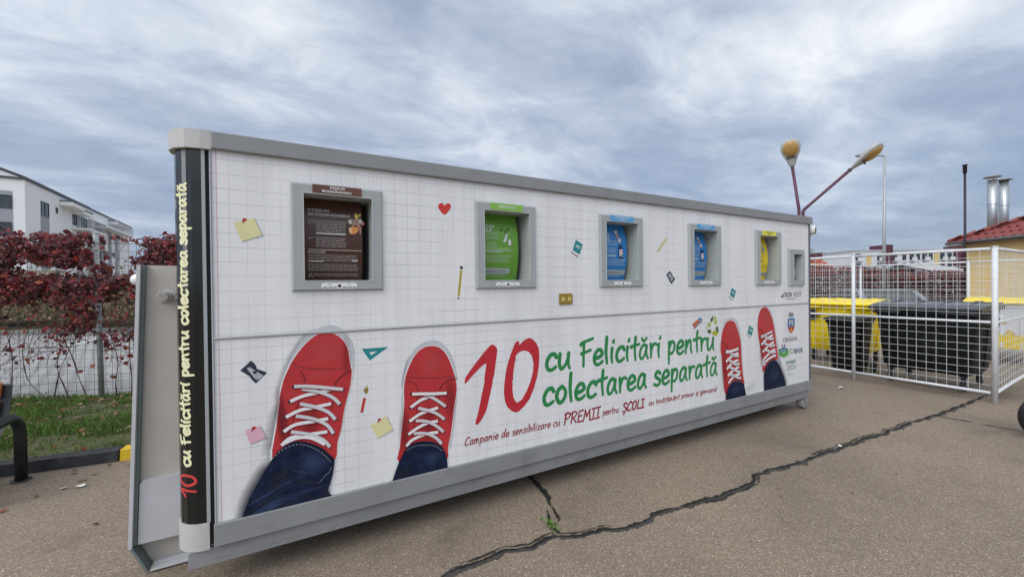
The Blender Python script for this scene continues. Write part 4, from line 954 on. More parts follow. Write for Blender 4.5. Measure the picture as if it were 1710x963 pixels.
shoe('sneaker_print', px2m,
     d5([(113, 352), (122, 290), (140, 215), (165, 150), (210, 95), (260, 70), (310, 65), (350, 80), (395, 130), (425, 200), (438, 280), (440, 350), (420, 480), (400, 600), (383, 700), (250, 640), (118, 500)]),
     d5([(122, 360), (130, 290), (155, 215), (190, 150), (230, 112), (280, 97), (330, 105), (370, 140), (400, 200), (425, 275), (437, 355), (420, 470), (405, 600), (385, 700), (376, 772), (240, 730), (92, 785), (98, 700), (110, 600), (124, 450)]),
     d5([(130, 287), (250, 293), (330, 291), (428, 279)]), d5([(90, 790), (118, 735), (145, 690), (190, 668), (240, 660), (300, 665), (345, 690), (370, 735), (378, 775), (383, 840), (45, 920), (75, 830)]),
     [d5([(140, 715), (190, 690), (250, 684), (310, 690), (350, 720)])],
     [d5([(162, 462), (220, 420), (270, 400), (330, 375)]), d5([(370, 456), (320, 420), (270, 395), (205, 380)]), d5([(155, 545), (210, 505), (270, 480), (326, 464)]), d5([(363, 532), (320, 500), (270, 480), (207, 466)]), d5([(148, 622), (200, 585), (260, 555), (324, 542)]), d5([(357, 607), (320, 575), (260, 545), (192, 540)]), d5([(137, 692), (170, 655), (250, 620), (325, 608)]), d5([(346, 678), (310, 640), (250, 615), (180, 616)])],
     d5([(170, 382), (240, 380), (300, 380), (376, 376)]), d5([(168, 383), (162, 466), (155, 547), (148, 622), (375, 375), (370, 457), (363, 532), (357, 607)]),
     [(d5([(130, 283), (250, 289), (330, 287), (428, 275)]), .005), (d5([(437, 290), (390, 300), (350, 330), (335, 362)]), .009), (d5([(140, 300), (195, 330), (210, 372)]), .005), (d5([(205, 390), (195, 500), (170, 640)]), .005), (d5([(335, 390), (330, 480), (330, 600)]), .005)], .0185,
     [(d5([(165, 150), (140, 215), (122, 290), (113, 352)]), d5([(155, 140), (125, 205), (108, 285), (100, 350)]), SOFT_GREY, .5), (d5([(437, 355), (420, 470), (405, 600), (385, 720)]), d5([(449, 355), (436, 470), (424, 600), (405, 720)]), SOFT_GREY, .4)],
     [(d5([(290, 200)])[0], .09, .11, 0, SOFT_RED, .30), (d5([(400, 420)])[0], .05, .17, 0, SOFT_DRED, .35), (d5([(270, 560)])[0], .06, .16, 0, SOFT_DRED, .45), (d5([(125, 600)])[0], .04, .18, 0, SOFT_DRED, .5)],
     [(d5([(290, 760)])[0], .08, .06, 0, SOFT_BLUE, .4), (d5([(130, 840)])[0], .05, .05, 0, SOFT_NAVY, .7)], label='printed red sneaker beside the numeral ten')
d6 = z6f
shoe('sneaker_print', px2m,
     d6([(116, 350), (120, 280), (132, 205), (160, 160), (205, 144), (240, 168), (266, 240), (280, 330), (286, 450), (297, 600), (290, 640), (200, 600), (125, 450)]),
     d6([(112, 350), (120, 280), (135, 225), (160, 180), (190, 168), (220, 178), (245, 230), (265, 300), (275, 360), (280, 480), (290, 600), (300, 690), (220, 690), (150, 765), (130, 600), (120, 480), (110, 400)]),
     d6([(115, 340), (180, 352), (270, 345)]), d6([(150, 765), (165, 710), (190, 670), (220, 648), (270, 650), (295, 680), (306, 730), (314, 785), (148, 830)]),
     [d6([(172, 695), (200, 665), (240, 655), (285, 668)])],
     [d6([(152, 500), (180, 470), (215, 445), (250, 428)]), d6([(256, 450), (225, 450), (190, 430), (155, 412)]), d6([(158, 556), (185, 525), (215, 500), (250, 485)]), d6([(262, 512), (230, 520), (200, 500), (170, 480)]), d6([(165, 612), (195, 580), (225, 555), (255, 540)]), d6([(268, 580), (240, 575), (210, 555), (178, 540)]), d6([(170, 670), (200, 630), (235, 605), (262, 595)]), d6([(272, 628), (245, 625), (215, 608), (182, 600)])],
     d6([(148, 422), (185, 415), (220, 404), (250, 392)]), d6([(150, 422), (250, 392)]), [(d6([(114, 345), (140, 352), (160, 375), (168, 400)]), .012)], .026, None,
     [(d6([(215, 270)])[0], .10, .12, 0, SOFT_RED, .25), (d6([(140, 560)])[0], .06, .25, 0, SOFT_DRED, .4)], [(d6([(230, 720)])[0], .12, .06, 0, SOFT_BLUE, .35)], label='printed red sneaker with its sole to the right, left of the far pair')
shoe('sneaker_print', px2m,
     d6([(408, 225), (410, 150), (426, 84), (462, 56), (494, 62), (524, 110), (547, 200), (562, 300), (574, 420), (560, 450), (470, 420), (420, 330)]),
     d6([(408, 230), (412, 150), (430, 85), (462, 60), (490, 75), (518, 130), (540, 210), (552, 300), (565, 400), (570, 480), (520, 500), (452, 580), (445, 520), (435, 420), (418, 320)]),
     d6([(410, 222), (470, 225), (540, 212)]), d6([(455, 600), (465, 550), (490, 505), (530, 476), (560, 490), (590, 550), (620, 630), (637, 700), (458, 750)]),
     [d6([(468, 545), (495, 505), (530, 485), (556, 494)])],
     [d6([(436, 362), (465, 330), (495, 305), (528, 285)]), d6([(536, 312), (505, 315), (470, 300), (436, 290)]), d6([(446, 420), (475, 390), (505, 360), (535, 340)]), d6([(546, 362), (515, 372), (480, 360), (450, 345)]), d6([(454, 478), (485, 445), (515, 415), (545, 398)]), d6([(552, 416), (520, 425), (490, 410), (458, 402)]), d6([(466, 500), (495, 475), (525, 455), (552, 446)])],
     d6([(430, 302), (465, 285), (495, 268), (524, 255)]), d6([(430, 302), (524, 255)]), [(d6([(410, 232), (430, 240), (448, 262), (454, 285)]), .012)], .026,
     [(d6([(552, 300), (566, 400), (570, 480), (592, 550), (622, 630), (638, 695)]), d6([(572, 300), (590, 400), (600, 470), (625, 550), (650, 630), (662, 690)]), SOFT_GREY, .7)],
     [(d6([(490, 160)])[0], .09, .12, 0, SOFT_RED, .25), (d6([(440, 420)])[0], .05, .2, 0, SOFT_DRED, .4)], [(d6([(540, 600)])[0], .14, .10, 0, SOFT_BLUE, .35)], label='printed red sneaker farthest to the right', sock=d6([(440, 490), (455, 475), (470, 490), (472, 520), (450, 535)]))

# ---- the big red 10
z7 = zoomed(770, 550, 5.667); g = MB()
ONE = [(35, 515), (32, 490), (40, 455), (75, 400), (150, 300), (220, 210), (275, 150), (295, 140), (325, 155), (342, 185), (338, 230), (325, 330), (312, 430), (298, 480), (298, 500), (285, 560), (265, 650), (247, 730), (232, 780), (200, 840), (165, 890), (148, 902), (135, 890), (140, 860), (160, 790), (180, 690), (200, 590), (222, 492), (218, 480), (228, 400), (238, 330), (232, 318), (190, 350), (120, 420), (60, 490)]
poly2(g, z7(ONE), plane(.0012), INK10)
OO = [(510, 125), (530, 109), (545, 108), (550, 125), (546, 152), (590, 105), (640, 78), (670, 85), (710, 125), (735, 180), (740, 250), (735, 340), (720, 440), (690, 550), (650, 650), (600, 720), (545, 775), (510, 782), (480, 770), (440, 735), (415, 680), (405, 600), (408, 520), (420, 420), (440, 320), (470, 230)]
OI = [(525, 235), (560, 205), (600, 197), (640, 210), (670, 250), (685, 320), (680, 400), (655, 490), (620, 580), (575, 660), (535, 690), (515, 682), (495, 640), (485, 570), (488, 500), (480, 490), (490, 480), (494, 400), (505, 320), (517, 280), (515, 255)]
ring2(g, z7(OO), z7(OI), plane(.0012), INK10, 150)
g.build('numeral_lettering', LP, label='big crimson numeral ten')
def write(txt, pl, pr, xh_px, rad, cell, mt, shear, nm, capx=1.0, label=None):
    a, b = fxz(*pl), fxz(*pr); t, u = fxz(*xh_px[0]), fxz(*xh_px[1]); xh = (t[1]-u[1])/capx
    V, FAc = handwriting(txt, a[0], a[1], b[0], b[1], xh, rad, cell, shear); g = MB(); g.mesh([(p, -.0012, q) for p, q in V], FAc, mt); return g.build(nm, LP, label=label)
zg = lambda a, b: (890+a/5.344, 540+b/5.344)
write('cu Felicitări pentru', zg(108, 425), zg(1614, 230), (zg(150, 285), zg(150, 428)), .0150, .004, GREEN, .06, 'slogan_lettering')
write('colectarea separată', zg(84, 735), zg(1638, 452), (zg(120, 590), zg(120, 735)), .0150, .004, GREEN, .06, 'slogan_lettering')
zs_ = lambda a, b: (760+a/3.717, 650+b/3.717)
write('Campanie de sensibilizare cu', zs_(57, 350), zs_(648, 222), (zs_(110, 310), zs_(110, 340)), .0036, .0024, INKTXT, .18, 'small_lettering')
write('PREMII', zs_(672, 222), zs_(893, 174), (zs_(690, 152), zs_(690, 219)), .0068, .003, INKTXT, .16, 'small_lettering', 1.6)
write('pentru', zs_(914, 163), zs_(1012, 142), (zs_(950, 130), zs_(950, 155)), .0037, .0024, INKTXT, .18, 'small_lettering')
write('ŞCOLI', zs_(1037, 142), zs_(1168, 111), (zs_(1100, 75), zs_(1100, 127)), .0072, .003, INKTXT, .16, 'small_lettering', 1.6)
write('cu învăţământ primar şi gimnazial', zs_(1200, 100), zg(1640, 600), (zs_(1210, 78), zs_(1210, 97)), .0040, .0026, INKTXT, .18, 'small_lettering')
# ---- logos at the right end
zl = zoomed(1280, 520, 8.03); zr5 = zoomed(1290, 475, 24.07)
def boxpx(zf, a, b, c, d): q, r_ = zf([(a, d)])[0], zf([(c, b)])[0]; return (q[0], q[1], r_[0], r_[1])
dkb = mat('print_ink_slate', (.03, .034, .05), .4)
g = MB(); q = zr5([(320, 500), (490, 310), (500, 345), (430, 420), (405, 470), (480, 468), (480, 505), (345, 512)]); poly2(g, q, plane(.0012), dkb)
font_in(g, 'RER', boxpx(zr5, 510, 310, 790, 505), plane(.0012), dkb, .015); font_in(g, 'VEST', boxpx(zr5, 820, 292, 1160, 495), plane(.0012), mat('print_ink_blue_slate', (.07, .09, .15), .4), .008)
a, b = zr5([(560, 575), (940, 560)]); bars(g, plane(.0012), a[0], b[0], a[1]-.004, .007, dkb, rnd); g.build('company_logo_print', UP)
g = MB(); cr = mat('print_crown_grey', (.22, .24, .26), .4, var=.3, vscale=60); sb = mat('print_shield_blue', (.02, .14, .36), .4); sr = mat('print_shield_red', (.44, .06, .03), .4)
poly2(g, zl([(290, 35), (300, 18), (325, 10), (355, 16), (368, 30), (362, 45), (358, 72), (298, 74), (296, 48)]), plane(.0012), cr)
for a in (300, 318, 337, 354): ribbon2(g, zl([(a, 22), (a+1, 46)]), .006, plane(.0018), GREYL, False)
poly2(g, zl([(276, 90), (380, 82), (380, 190), (372, 235), (350, 275), (327, 298), (300, 270), (284, 232), (277, 190)]), plane(.0012), WHITE)
poly2(g, zl([(282, 93), (375, 87), (375, 200), (282, 205)]), plane(.0018), sb); poly2(g, zl([(282, 207), (375, 202), (366, 238), (348, 270), (327, 290), (303, 265), (288, 232)]), plane(.0018), sr)
for q in ([(300, 110), (316, 106), (318, 190), (302, 192)], [(336, 112), (352, 108), (358, 188), (340, 190)], [(316, 130), (338, 112), (340, 140), (322, 158)]): poly2(g, zl(q), plane(.0024), GREYL)
poly2(g, zl([(312, 245), (328, 225), (342, 242), (335, 262), (320, 264)]), plane(.0024), mat('print_shield_gold', (.72, .42, .12), .4))
font_in(g, 'ORADEA', boxpx(zl, 222, 330, 414, 409), plane(.0012), INKK, .004); g.build('city_crest_print', LP)
g = MB(); eg, eb = mat('print_eco_green', (.10, .36, .08), .4), mat('print_eco_blue', (.02, .045, .18), .4)
poly2(g, zl([(167, 510), (228, 555), (290, 505), (290, 580), (230, 618), (168, 588)]), plane(.0012), eg); poly2(g, zl([(167, 508), (228, 478), (290, 502), (230, 552)]), plane(.0016), eb)
for cx_ in (210, 242):
    c = zl([(cx_, 458)])[0]; poly2(g, [(c[0]+.014*math.cos(t), c[1]+.018*math.sin(t)) for t in np.linspace(0, 5.8, 12)], plane(.0012), eb)
    c = zl([(cx_+2, 518)])[0]; poly2(g, [(c[0]+.022*math.cos(t), c[1]+.020*math.sin(t)) for t in np.linspace(0, 5.8, 12)], plane(.0022), mat('print_eye_blue', (.20, .42, .50), .4))
poly2(g, zl([(216, 548), (244, 542), (230, 560)]), plane(.0022), WHITE)
font_in(g, 'ECO', boxpx(zl, 304, 492, 372, 566), plane(.0012), eg, .006); font_in(g, 'BIHOR', boxpx(zl, 374, 480, 486, 563), plane(.0012), eb, .02); g.build('association_logo_print', LP)
g = MB(); tg_ = mat('print_teal_green', (.05, .25, .15), .4); font_in(g, 'eurosalub', boxpx(zl, 265, 628, 392, 708), plane(.0012), tg_, .02, .25)
for (a, b, c, d) in ((280, 736, 386, 720), (263, 768, 400, 742), (275, 788, 392, 766)):
    u, v_ = zl([(a, b), (c, d)]); bars(g, plane(.0012), u[0], v_[0], u[1]-.003, .007, tg_ if b > 740 else dkb, rnd)
g.build('operator_logo_print', LP)
g = MB(); font_in(g, 'eco', boxpx(zl, 283, 822, 335, 850), plane(.0012), mat('print_ink_mid', (.22, .28, .30), .4), 0.0)
u, v_ = zl([(340, 835), (380, 818)]); bars(g, plane(.0012), u[0], v_[0], u[1]-.004, .008, OFFW, rnd)
u, v_ = zl([(285, 870), (382, 852)]); bars(g, plane(.0012), u[0], v_[0], u[1], .006, OFFW, rnd); g.build('sponsor_logo_print', LP)

# ------------------------------------------------------------------ WASTE-BIN CAGE
CXF, CXB, CY0, CY1, CH = 7.95, 13.2, -1.08, 2.2, 2.03
cage = thing('mesh_cage', 'white steel mesh cage fencing in the wheeled waste bins', 'cage', (10.5, .5, 0))
for (x, y) in ((CXF, CY0), (CXF, .40), (CXF, CY1), (CXB, CY1), (CXB, .28), (CXB, CY0), (10.5, CY1), (10.6, CY0)):
    g = MB(); r_ = .028 if (x, y) == (CXF, CY0) else .024
    g.tube([(x, y, .002), (x, y, CH)], r_, WHITEP, 14); g.tube([(x, y, CH+.0005), (x, y, CH+.012)], r_+.004, WHITEP, 14); g.build('post', cage)
def rail(p, q, r_=.02):
    g = MB(); g.tube([p, q], r_, WHITEP, 10); g.build('rail', cage)
def bow(t): return .10*math.sin(math.pi*min(1, max(0, t)))
faces = [((CXF, CY0+.035), (CXF, .376)), ((CXF, .424), (CXF, CY1-.025)), ((CXB, CY0+.03), (CXB, .255)), ((CXB, .305), (CXB, CY1-.03)), ((CXF+.03, CY1), (10.475, CY1)), ((10.525, CY1), (CXB-.03, CY1)), ((CXF+.036, CY0), (10.575, CY0)), ((10.625, CY0), (CXB-.03, CY0))]
for fi, (p, q) in enumerate(faces):
    for z in (CH-.02, 1.05, .13):
        if fi == 6 and z == .13:
            g = MB(); g.tube([(p[0]+(q[0]-p[0])*i/16, p[1]-.04*math.sin(math.pi*i/16), z+bow(i/16)*.9) for i in range(17)], .02, WHITEP, 10); g.build('rail', cage)
        else: rail((*p, z), (*q, z), .02 if z != 1.05 else .017)
    g = MB(); L_ = math.dist(p, q); n = int(round(L_/.104)); bw = fi == 6
    W = lambda t, z: (p[0]+(q[0]-p[0])*t+.003*math.sin(t*40+z*9), p[1]+(q[1]-p[1])*t-(.0055 if fi in (0, 1, 6) else 0)-(.05*bow(t)*10*max(0, 1-z/1.6)*.6 if bw else 0), z+(bow(t)*max(0, 1-abs(z-.13)/.8) if bw else 0))
    for i in range(1, n):
        t = i/n+.004*math.sin(i*3.1); g.tube([W(t, z) for z in np.linspace(.13, CH-.02, 9 if bw else 4)], .0025, WHITEP, 5, False)
    zz = .13+.104
    while zz < CH-.05:
        g.tube([W(t, zz+.004*math.sin(zz*20+t*5)) for t in np.linspace(0, 1, 17 if bw else 6)], .0025, WHITEP, 5, False); zz += .104
    g.build('wire_panel', cage)

# ------------------------------------------------------------------ WHEELED BINS
def big_bin(name, label, loc, rz, body, lid, group, stickers=False):
    """1100-litre bin, front toward local -x, width along y"""
    t = thing(name, label, 'waste bin', loc, rz, group)
    W_, D_ = .555, .50
    g = MB(); rows = [(.22, .80, .80), (.26, .85, .87), (.70, .93, .93), (1.06, .98, .98), (1.07, 1.02, 1.03), (1.14, 1.02, 1.03)]
    def ringp(sx, sy, z):
        c = .08; a, b = D_*sx, W_*sy
        return [(-a, -b+c, z), (-a+c*.3, -b+c*.3, z), (-a+c, -b, z), (a-c, -b, z), (a-c*.3, -b+c*.3, z), (a, -b+c, z), (a, b-c, z), (a-c*.3, b-c*.3, z), (a-c, b, z), (-a+c, b, z), (-a+c*.3, b-c*.3, z), (-a, b-c, z)]
    V = []
    for z, sx, sy in rows: V += ringp(sx, sy, z)
    n = 12; k = len(rows)
    FA2 = [(i*n+j, i*n+(j+1) % n, (i+1)*n+(j+1) % n, (i+1)*n+j) for i in range(k-1) for j in range(n)]
    g.mesh(V, FA2+[tuple(range(n-1, -1, -1)), tuple(range((k-1)*n, k*n))], body, True)
    for y in (-.36, -.12, .12, .36): g.obox((-.468, y, .62), (.012, 0, .055*.4), (0, .02, 0), (-.02, 0, .30), body)
    for s_ in (-1, 1): g.obox((0, s_*.528, .62), (.02, 0, 0), (0, .012, .0), (0, s_*.022, .3), body)
    g.build('bin_body', t, bevel=.012, local=True)
    g = MB(); prof = [(-.56, 1.142), (-.575, 1.152), (-.57, 1.178), (-.44, 1.20), (-.2, 1.23), (.15, 1.255), (.42, 1.245), (.53, 1.20), (.54, 1.142)]
    g.prism(prof, -.605, .605, lambda a, b, d: (a, d, b), lid, True)
    for y in (-.42, -.14, .14, .42): g.prism([(-.50, 1.187), (-.2, 1.243), (.15, 1.268), (.40, 1.258), (.15, 1.24), (-.2, 1.21)], y-.02, y+.02, lambda a, b, d: (a, d, b), lid)
    g.build('lid', t, bevel=.012, local=True)
    for s_ in (-1, 1):
        g = MB(); g.tube([(-.53, s_*.22, 1.10), (-.60, s_*.22, 1.10), (-.60, s_*.54, 1.10), (-.53, s_*.54, 1.10)], .017, DARKP if body is not BIN_YEL else BIN_YEL, 8); g.build('handle', t, local=True)
        g = MB(); g.lathe([(.075, 0), (.08, .012), (.035, .02), (.03, .05)], (0, s_*.590-(.05 if s_ < 0 else 0), .98), DARKP, 18, 'y'); g.obox((0, s_*.595, .98), (.012, 0, 0), (0, .012, 0), (0, 0, .12), DARKP); g.build('trunnion', t, local=True)
    for sx in (-1, 1):
        for sy in (-1, 1):
            x, y = sx*.36, sy*.39
            g = MB(); g.box(x-.04, x+.04, y-.035, y+.035, .195, .218, DARKP); g.box(x-.02, x+.03, y-.033, y-.027, .08, .195, GALV); g.box(x-.02, x+.03, y+.027, y+.033, .08, .195, GALV); cs = g.build('caster', t, local=True)
            g = MB(); g.lathe([(.03, -.022), (.085, -.02), (.094, -.01), (.094, .01), (.085, .02), (.03, .022)], (x+.01, y, .095), BLACKM, 18, 'y'); g.build('wheel', cs, local=True)
    if body is BIN_YEL:
        g = MB(); g.box(-.535, -.515, .30, .42, .84, 1.05, DARKP); g.box(-.56, -.5355, .22, .50, .93, .975, DARKP); g.build('bracket', t, bevel=.006, local=True)
    if stickers:
        g = MB(); rg = random.Random(3); sx_ = -.512
        for (y, z, r_) in ((.35, .98, .05), (.10, .80, .045), (.22, .62, .06), (.02, .60, .055), (-.2, .64, .05), (-.36, .95, .05), (.42, .78, .04)):
            g.add([(sx_+.025*(1.06-z)/.4, y+r_*(.7+.5*rg.random())*math.cos(a), z+r_*(.6+.5*rg.random())*math.sin(a)) for a in np.linspace(5.7, 0, 9)], mat('sticker_ochre', (.62, .42, .03), .5))
        g.build('decal', t, local=True)
        g = MB(); g.obox((-.463, 0, .42), (.006, 0, 0), (0, .47, 0), (-.022, 0, .135), BIN_YEL); g.build('yellow_band', t, local=True)
    return t
BG = 'large wheeled bins inside the mesh cage'
bb = big_bin('waste_bin', 'large black bin with grey lid right behind the mesh front', (8.64, -.345, .03), 0, BIN_BLACK, BIN_GREYLID, BG)
big_bin('waste_bin', 'large yellow bin standing behind the small black wheelie bin', (9.80, 1.24, 0), R(4), BIN_YEL, BIN_YEL, BG)
big_bin('waste_bin', 'white bin with yellow lid and ochre stickers, behind the cage corner', (12.35, -.50, 0), R(6), BIN_WHITE, BIN_YEL, BG, True)
def wheelie(loc, rz):
    t = thing('wheelie_bin', 'small black two-wheeled bin in front of the yellow bin', 'waste bin', loc, rz)
    g = MB(); rows = [(.03, .18, .19), (.06, .20, .20), (.55, .235, .232), (.86, .26, .255), (.87, .285, .272), (.915, .285, .272)]; V = []
    for z, a, b in rows:
        c = .035; V += [(-a, -b+c, z), (-a+c, -b, z), (a-c, -b, z), (a, -b+c, z), (a, b-c, z), (a-c, b, z), (-a+c, b, z), (-a, b-c, z)]
    g.mesh(V, [(i*8+j, i*8+(j+1) % 8, (i+1)*8+(j+1) % 8, (i+1)*8+j) for i in range(5) for j in range(8)]+[tuple(range(7, -1, -1)), tuple(range(40, 48))], BIN_BLACK, True)
    g.build('bin_body', t, bevel=.01, local=True)
    g = MB(); g.prism([(-.31, .917), (-.32, .93), (-.29, .955), (-.05, .975), (.2, .965), (.29, .945), (.30, .917)], -.28, .28, lambda a, b, d: (a, d, b), BIN_BLACK, True); g.build('lid', t, bevel=.008, local=True)
    g = MB(); g.tube([(.29, -.22, .90), (.36, -.22, .91), (.36, .22, .91), (.29, .22, .90)], .015, BIN_BLACK, 8); g.build('handle', t, local=True)
    for s_ in (-1, 1): g = MB(); g.lathe([(.03, -.025), (.09, -.023), (.10, -.012), (.10, .012), (.09, .023), (.03, .025)], (.20, s_*.27, .10), BLACKM, 18, 'y'); g.build('wheel', t, local=True)
wheelie((8.72, .745, 0), R(2))

# ------------------------------------------------------------------ TWIN LAMP POST with amber lamps
LB = atd(1337, 356, 8.7); PUR = mat('maroon_painted_pole', (.105, .03, .055), .42, var=.15, dirt=(.05, .03, .035), dscale=8, damt=.5)
lp = thing('street_lamp', 'maroon lamp post with two amber lamp heads behind the container', 'street lamp', (LB.x, LB.y, 0))
el, er = atd(1334.2, 350, 8.7), atd(1340.9, 351.5, 8.7); hl, hr = atd(1323.2, 279, 8.7), atd(1420.5, 283, 8.7)
g = MB(); g.tube([(LB.x, LB.y, 0), (LB.x, LB.y, 2.35)], .055, PUR, 14); g.build('pole', lp)
for e_, h_ in ((el, hl), (er, hr)):
    g = MB(); g.tube([(LB.x, LB.y, 2.34), Vector((e_.x, e_.y, 2.45)), e_-Vector((0, 0, .02)), e_+(h_-e_)*.03, h_], .025, PUR, 10); g.build('arm', lp)
def lamp_head(base, tip, down, hw):
    """teardrop cobra head: shell with a bulging amber bowl on the 'down' side"""
    ax = tip-base; L_ = ax.length; ax.normalize(); dn = (down-ax*down.dot(ax)).normalized(); sd = ax.cross(dn)
    shell = mat('lamp_shell_grey', (.42, .42, .40), .5, var=.08, dirt=(.22, .21, .19), dscale=10, damt=.5)
    prof = [(0, .18), (.05, .30), (.25, .52), (.5, .88), (.7, 1.0), (.85, .92), (.95, .65), (1.0, .2)]
    g = MB(); V = []; n = 14
    for t, w_ in prof:
        for k in range(n):
            a = 2*math.pi*k/n; cx_, cz_ = math.cos(a)*hw*w_, math.sin(a)*hw*w_*(.32 if math.sin(a) > 0 else .62)
            V.append(base+ax*(t*L_)+sd*cx_+dn*cz_)
    g.mesh(V, [(i*n+k, i*n+(k+1) % n, (i+1)*n+(k+1) % n, (i+1)*n+k) for i in range(len(prof)-1) for k in range(n)]+[tuple(range(n-1, -1, -1)), tuple(range((len(prof)-1)*n, len(prof)*n))], shell, True)
    hd = g.build('lamp_head', lp)
    amb = mat('amber_diffuser', (.40, .235, .06), .25, var=.15, coat=.3)
    g = MB(); V = []; m_ = 7
    for j in range(m_):
        ph = (j/(m_-1))*math.pi/2*.98
        for k in range(n):
            a = 2*math.pi*k/n; V.append(base+ax*(L_*(.655+.28*math.cos(a)*math.cos(ph)))+sd*(hw*.78*math.sin(a)*math.cos(ph))+dn*(hw*(.20+.30*math.sin(ph))))
    g.mesh(V, [(i*n+k, i*n+(k+1) % n, (i+1)*n+(k+1) % n, (i+1)*n+k) for i in range(m_-1) for k in range(n)]+[tuple(range((m_-1)*n, m_*n))], amb, True); g.build('diffuser', hd)
    g = MB(); c = base+ax*(L_*.36)+dn*(hw*.26); g.obox(c, sd*hw*.5, ax*.008, dn*.012, DARKP); g.obox(base-ax*.012, ax*.018, sd*.024, dn*.024, DARKP); g.build('clamp', hd)
tocam = lambda p: (Vector((CAMX, CAMY, CAMZ))-p).normalized()
tl = atd(1318.5, 232, 8.55); lamp_head(hl, tl, tocam(hl)+Vector((0, 0, -.35)), .150)
tr = atd(1475, 241, 8.75); lamp_head(hr, tr, (Vector((.25, -.15, -1))+tocam(hr)*.55).normalized(), .148)

# tall grey lamp post far behind the cage
p0 = atd(1475.5, 470, 26); gp = thing('lamp_post', 'tall slim galvanised lamp post far behind the mesh cage', 'street lamp', (p0.x, p0.y, 0))
pt = atd(1477.5, 259, 26); g = MB(); g.tube([(p0.x, p0.y, 0), (pt.x, pt.y, pt.z)], [.080, .048], GALV, 12); g.build('pole', gp)
g = MB(); ql = atd(1452, 258.5, 26); g.tube([pt-Vector((0, 0, .05)), ql], .04, GALV, 8); g.build('arm', gp)
g = MB(); q0, q1 = atd(1447, 259, 26), atd(1428, 260.5, 26); g.tube([q0, q0.lerp(q1, .4), q0.lerp(q1, .85), q1], [.05, .09, .07, .03], mat('far_lamp_shell', (.25, .26, .27)), 10); g.build('lamp_head', gp)

# ------------------------------------------------------------------ YELLOW BUILDING WITH TILED ROOF
ex, ey = atdep(1613, 412, 14.6), None
bdir = Vector((-.577, -.816, 0)); bper = Vector((.816, -.577, 0))
E0 = Vector((ex.x, ex.y, 0)); eh = 2.98
yb_ = thing('yellow_building', 'yellow plastered service building with red tiled hip roof at the right', 'building', E0)
YW = mat('yellow_plaster', (.86, .64, .30), .85, var=.05, vscale=2, dirt=(.68, .50, .24), dscale=1.2, damt=.35, bump=.15, bscale=80)
g = MB(); q = [E0, E0+bdir*9, E0+bdir*9+bper*7, E0+bper*7]
g.mesh([(p.x, p.y, 0) for p in q]+[(p.x, p.y, eh) for p in q], [(1, 0, 4, 5), (2, 1, 5, 6), (3, 2, 6, 7), (0, 3, 7, 4)], YW); g.build('wall', yb_)
RT = mat('clay_roof_tile', (.20, .038, .034), .6, var=.22, vscale=9, dirt=(.09, .03, .028), dscale=4, damt=.5)
ov = .32; o0 = E0-bdir*ov-bper*ov
def roofpt(u, v_):   # u along wall, v inward from the eaves; hip at both ends, 27 degree pitch
    L_ = 9+2*ov; W_ = 7+2*ov; d = min(v_, W_-v_, u, L_-u); p = o0+bdir*u+bper*v_
    return Vector((p.x, p.y, eh+.02+.52*d))
g = MB()
tw, tl_ = .26, .36; L_, W_ = 9+2*ov, 7+2*ov
# front slope and left hip slope, covered tile by tile with stepped rolls
def slope(org, du, dv, length, depth):
    rows = int(depth/tl_)
    for r_ in range(rows):
        v0, v1 = r_*tl_, (r_+1)*tl_+.03
        u = v0
        while u < length-v0-.02:
            uu = min(u+tw, length-v0)
            n = 6; ring = []
            for vv, lift in ((v0, .040), (v1, .012)):
                for i in range(n+1):
                    t = i/n; U_ = u+(uu-u)*t; p = org+du*U_+dv*vv
                    hgt = eh+.02+.52*vv+lift+.046*max(0, math.sin(math.pi*min(1, t/.62)))*(1 if t < .62 else 0)
                    ring.append((p.x, p.y, hgt))
            lip = [(x, y, z-.05) for x, y, z in ring[:n+1]]
            g.mesh(ring+lip, [(i, i+1, n+2+i, n+1+i) for i in range(n)]+[(2*n+2+i, 2*n+3+i, i+1, i) for i in range(n)], RT, False)
            u += tw
slope(o0, bdir, bper, L_, W_/2)
slope(o0+bper*W_, -bper, bdir, W_, W_/2)
rc = [roofpt(W_/2, W_/2), roofpt(L_-W_/2, W_/2)]; cs = [roofpt(0, 0), roofpt(L_, 0), roofpt(L_, W_), roofpt(0, W_)]
dn_ = Vector((0, 0, .04))
for f in ((cs[0], cs[1], rc[1], rc[0]), (cs[1], cs[2], rc[1]), (cs[2], cs[3], rc[0], rc[1]), (cs[3], cs[0], rc[0])): g.add([p-dn_ for p in f], RT)
for (a, b) in ((cs[0], rc[0]), (cs[1], rc[1]), (rc[0], rc[1])):   # ridge and hip caps
    n = int((b-a).length/.34)
    for i in range(n):
        p, q = a.lerp(b, i/n), a.lerp(b, (i+1.12)/n); g.tube([p+Vector((0, 0, .035)), q+Vector((0, 0, .075))], [.085, .105], RT, 10)
g.build('roof', yb_)
g = MB(); gp0, gp1 = o0-bper*.05, o0+bdir*L_-bper*.05
gm = mat('gutter_grey', (.20, .20, .20), .4, .4); g.tube([Vector((gp0.x, gp0.y, eh+.0)), Vector((gp1.x, gp1.y, eh+.0))], .055, gm, 10); s0, s1 = o0+bper*.02, o0+bdir*L_+bper*.02
g.obox((s0.lerp(s1, .5)+Vector((0, 0, eh-.09)))+bper*.12, bdir*(L_/2), bper*.14, Vector((0, 0, .02)), mat('soffit_wood', (.30, .22, .12), .7)); g.build('gutter', yb_)
FL = mat('flue_steel', (.46, .49, .51), .36, .85, var=.06)
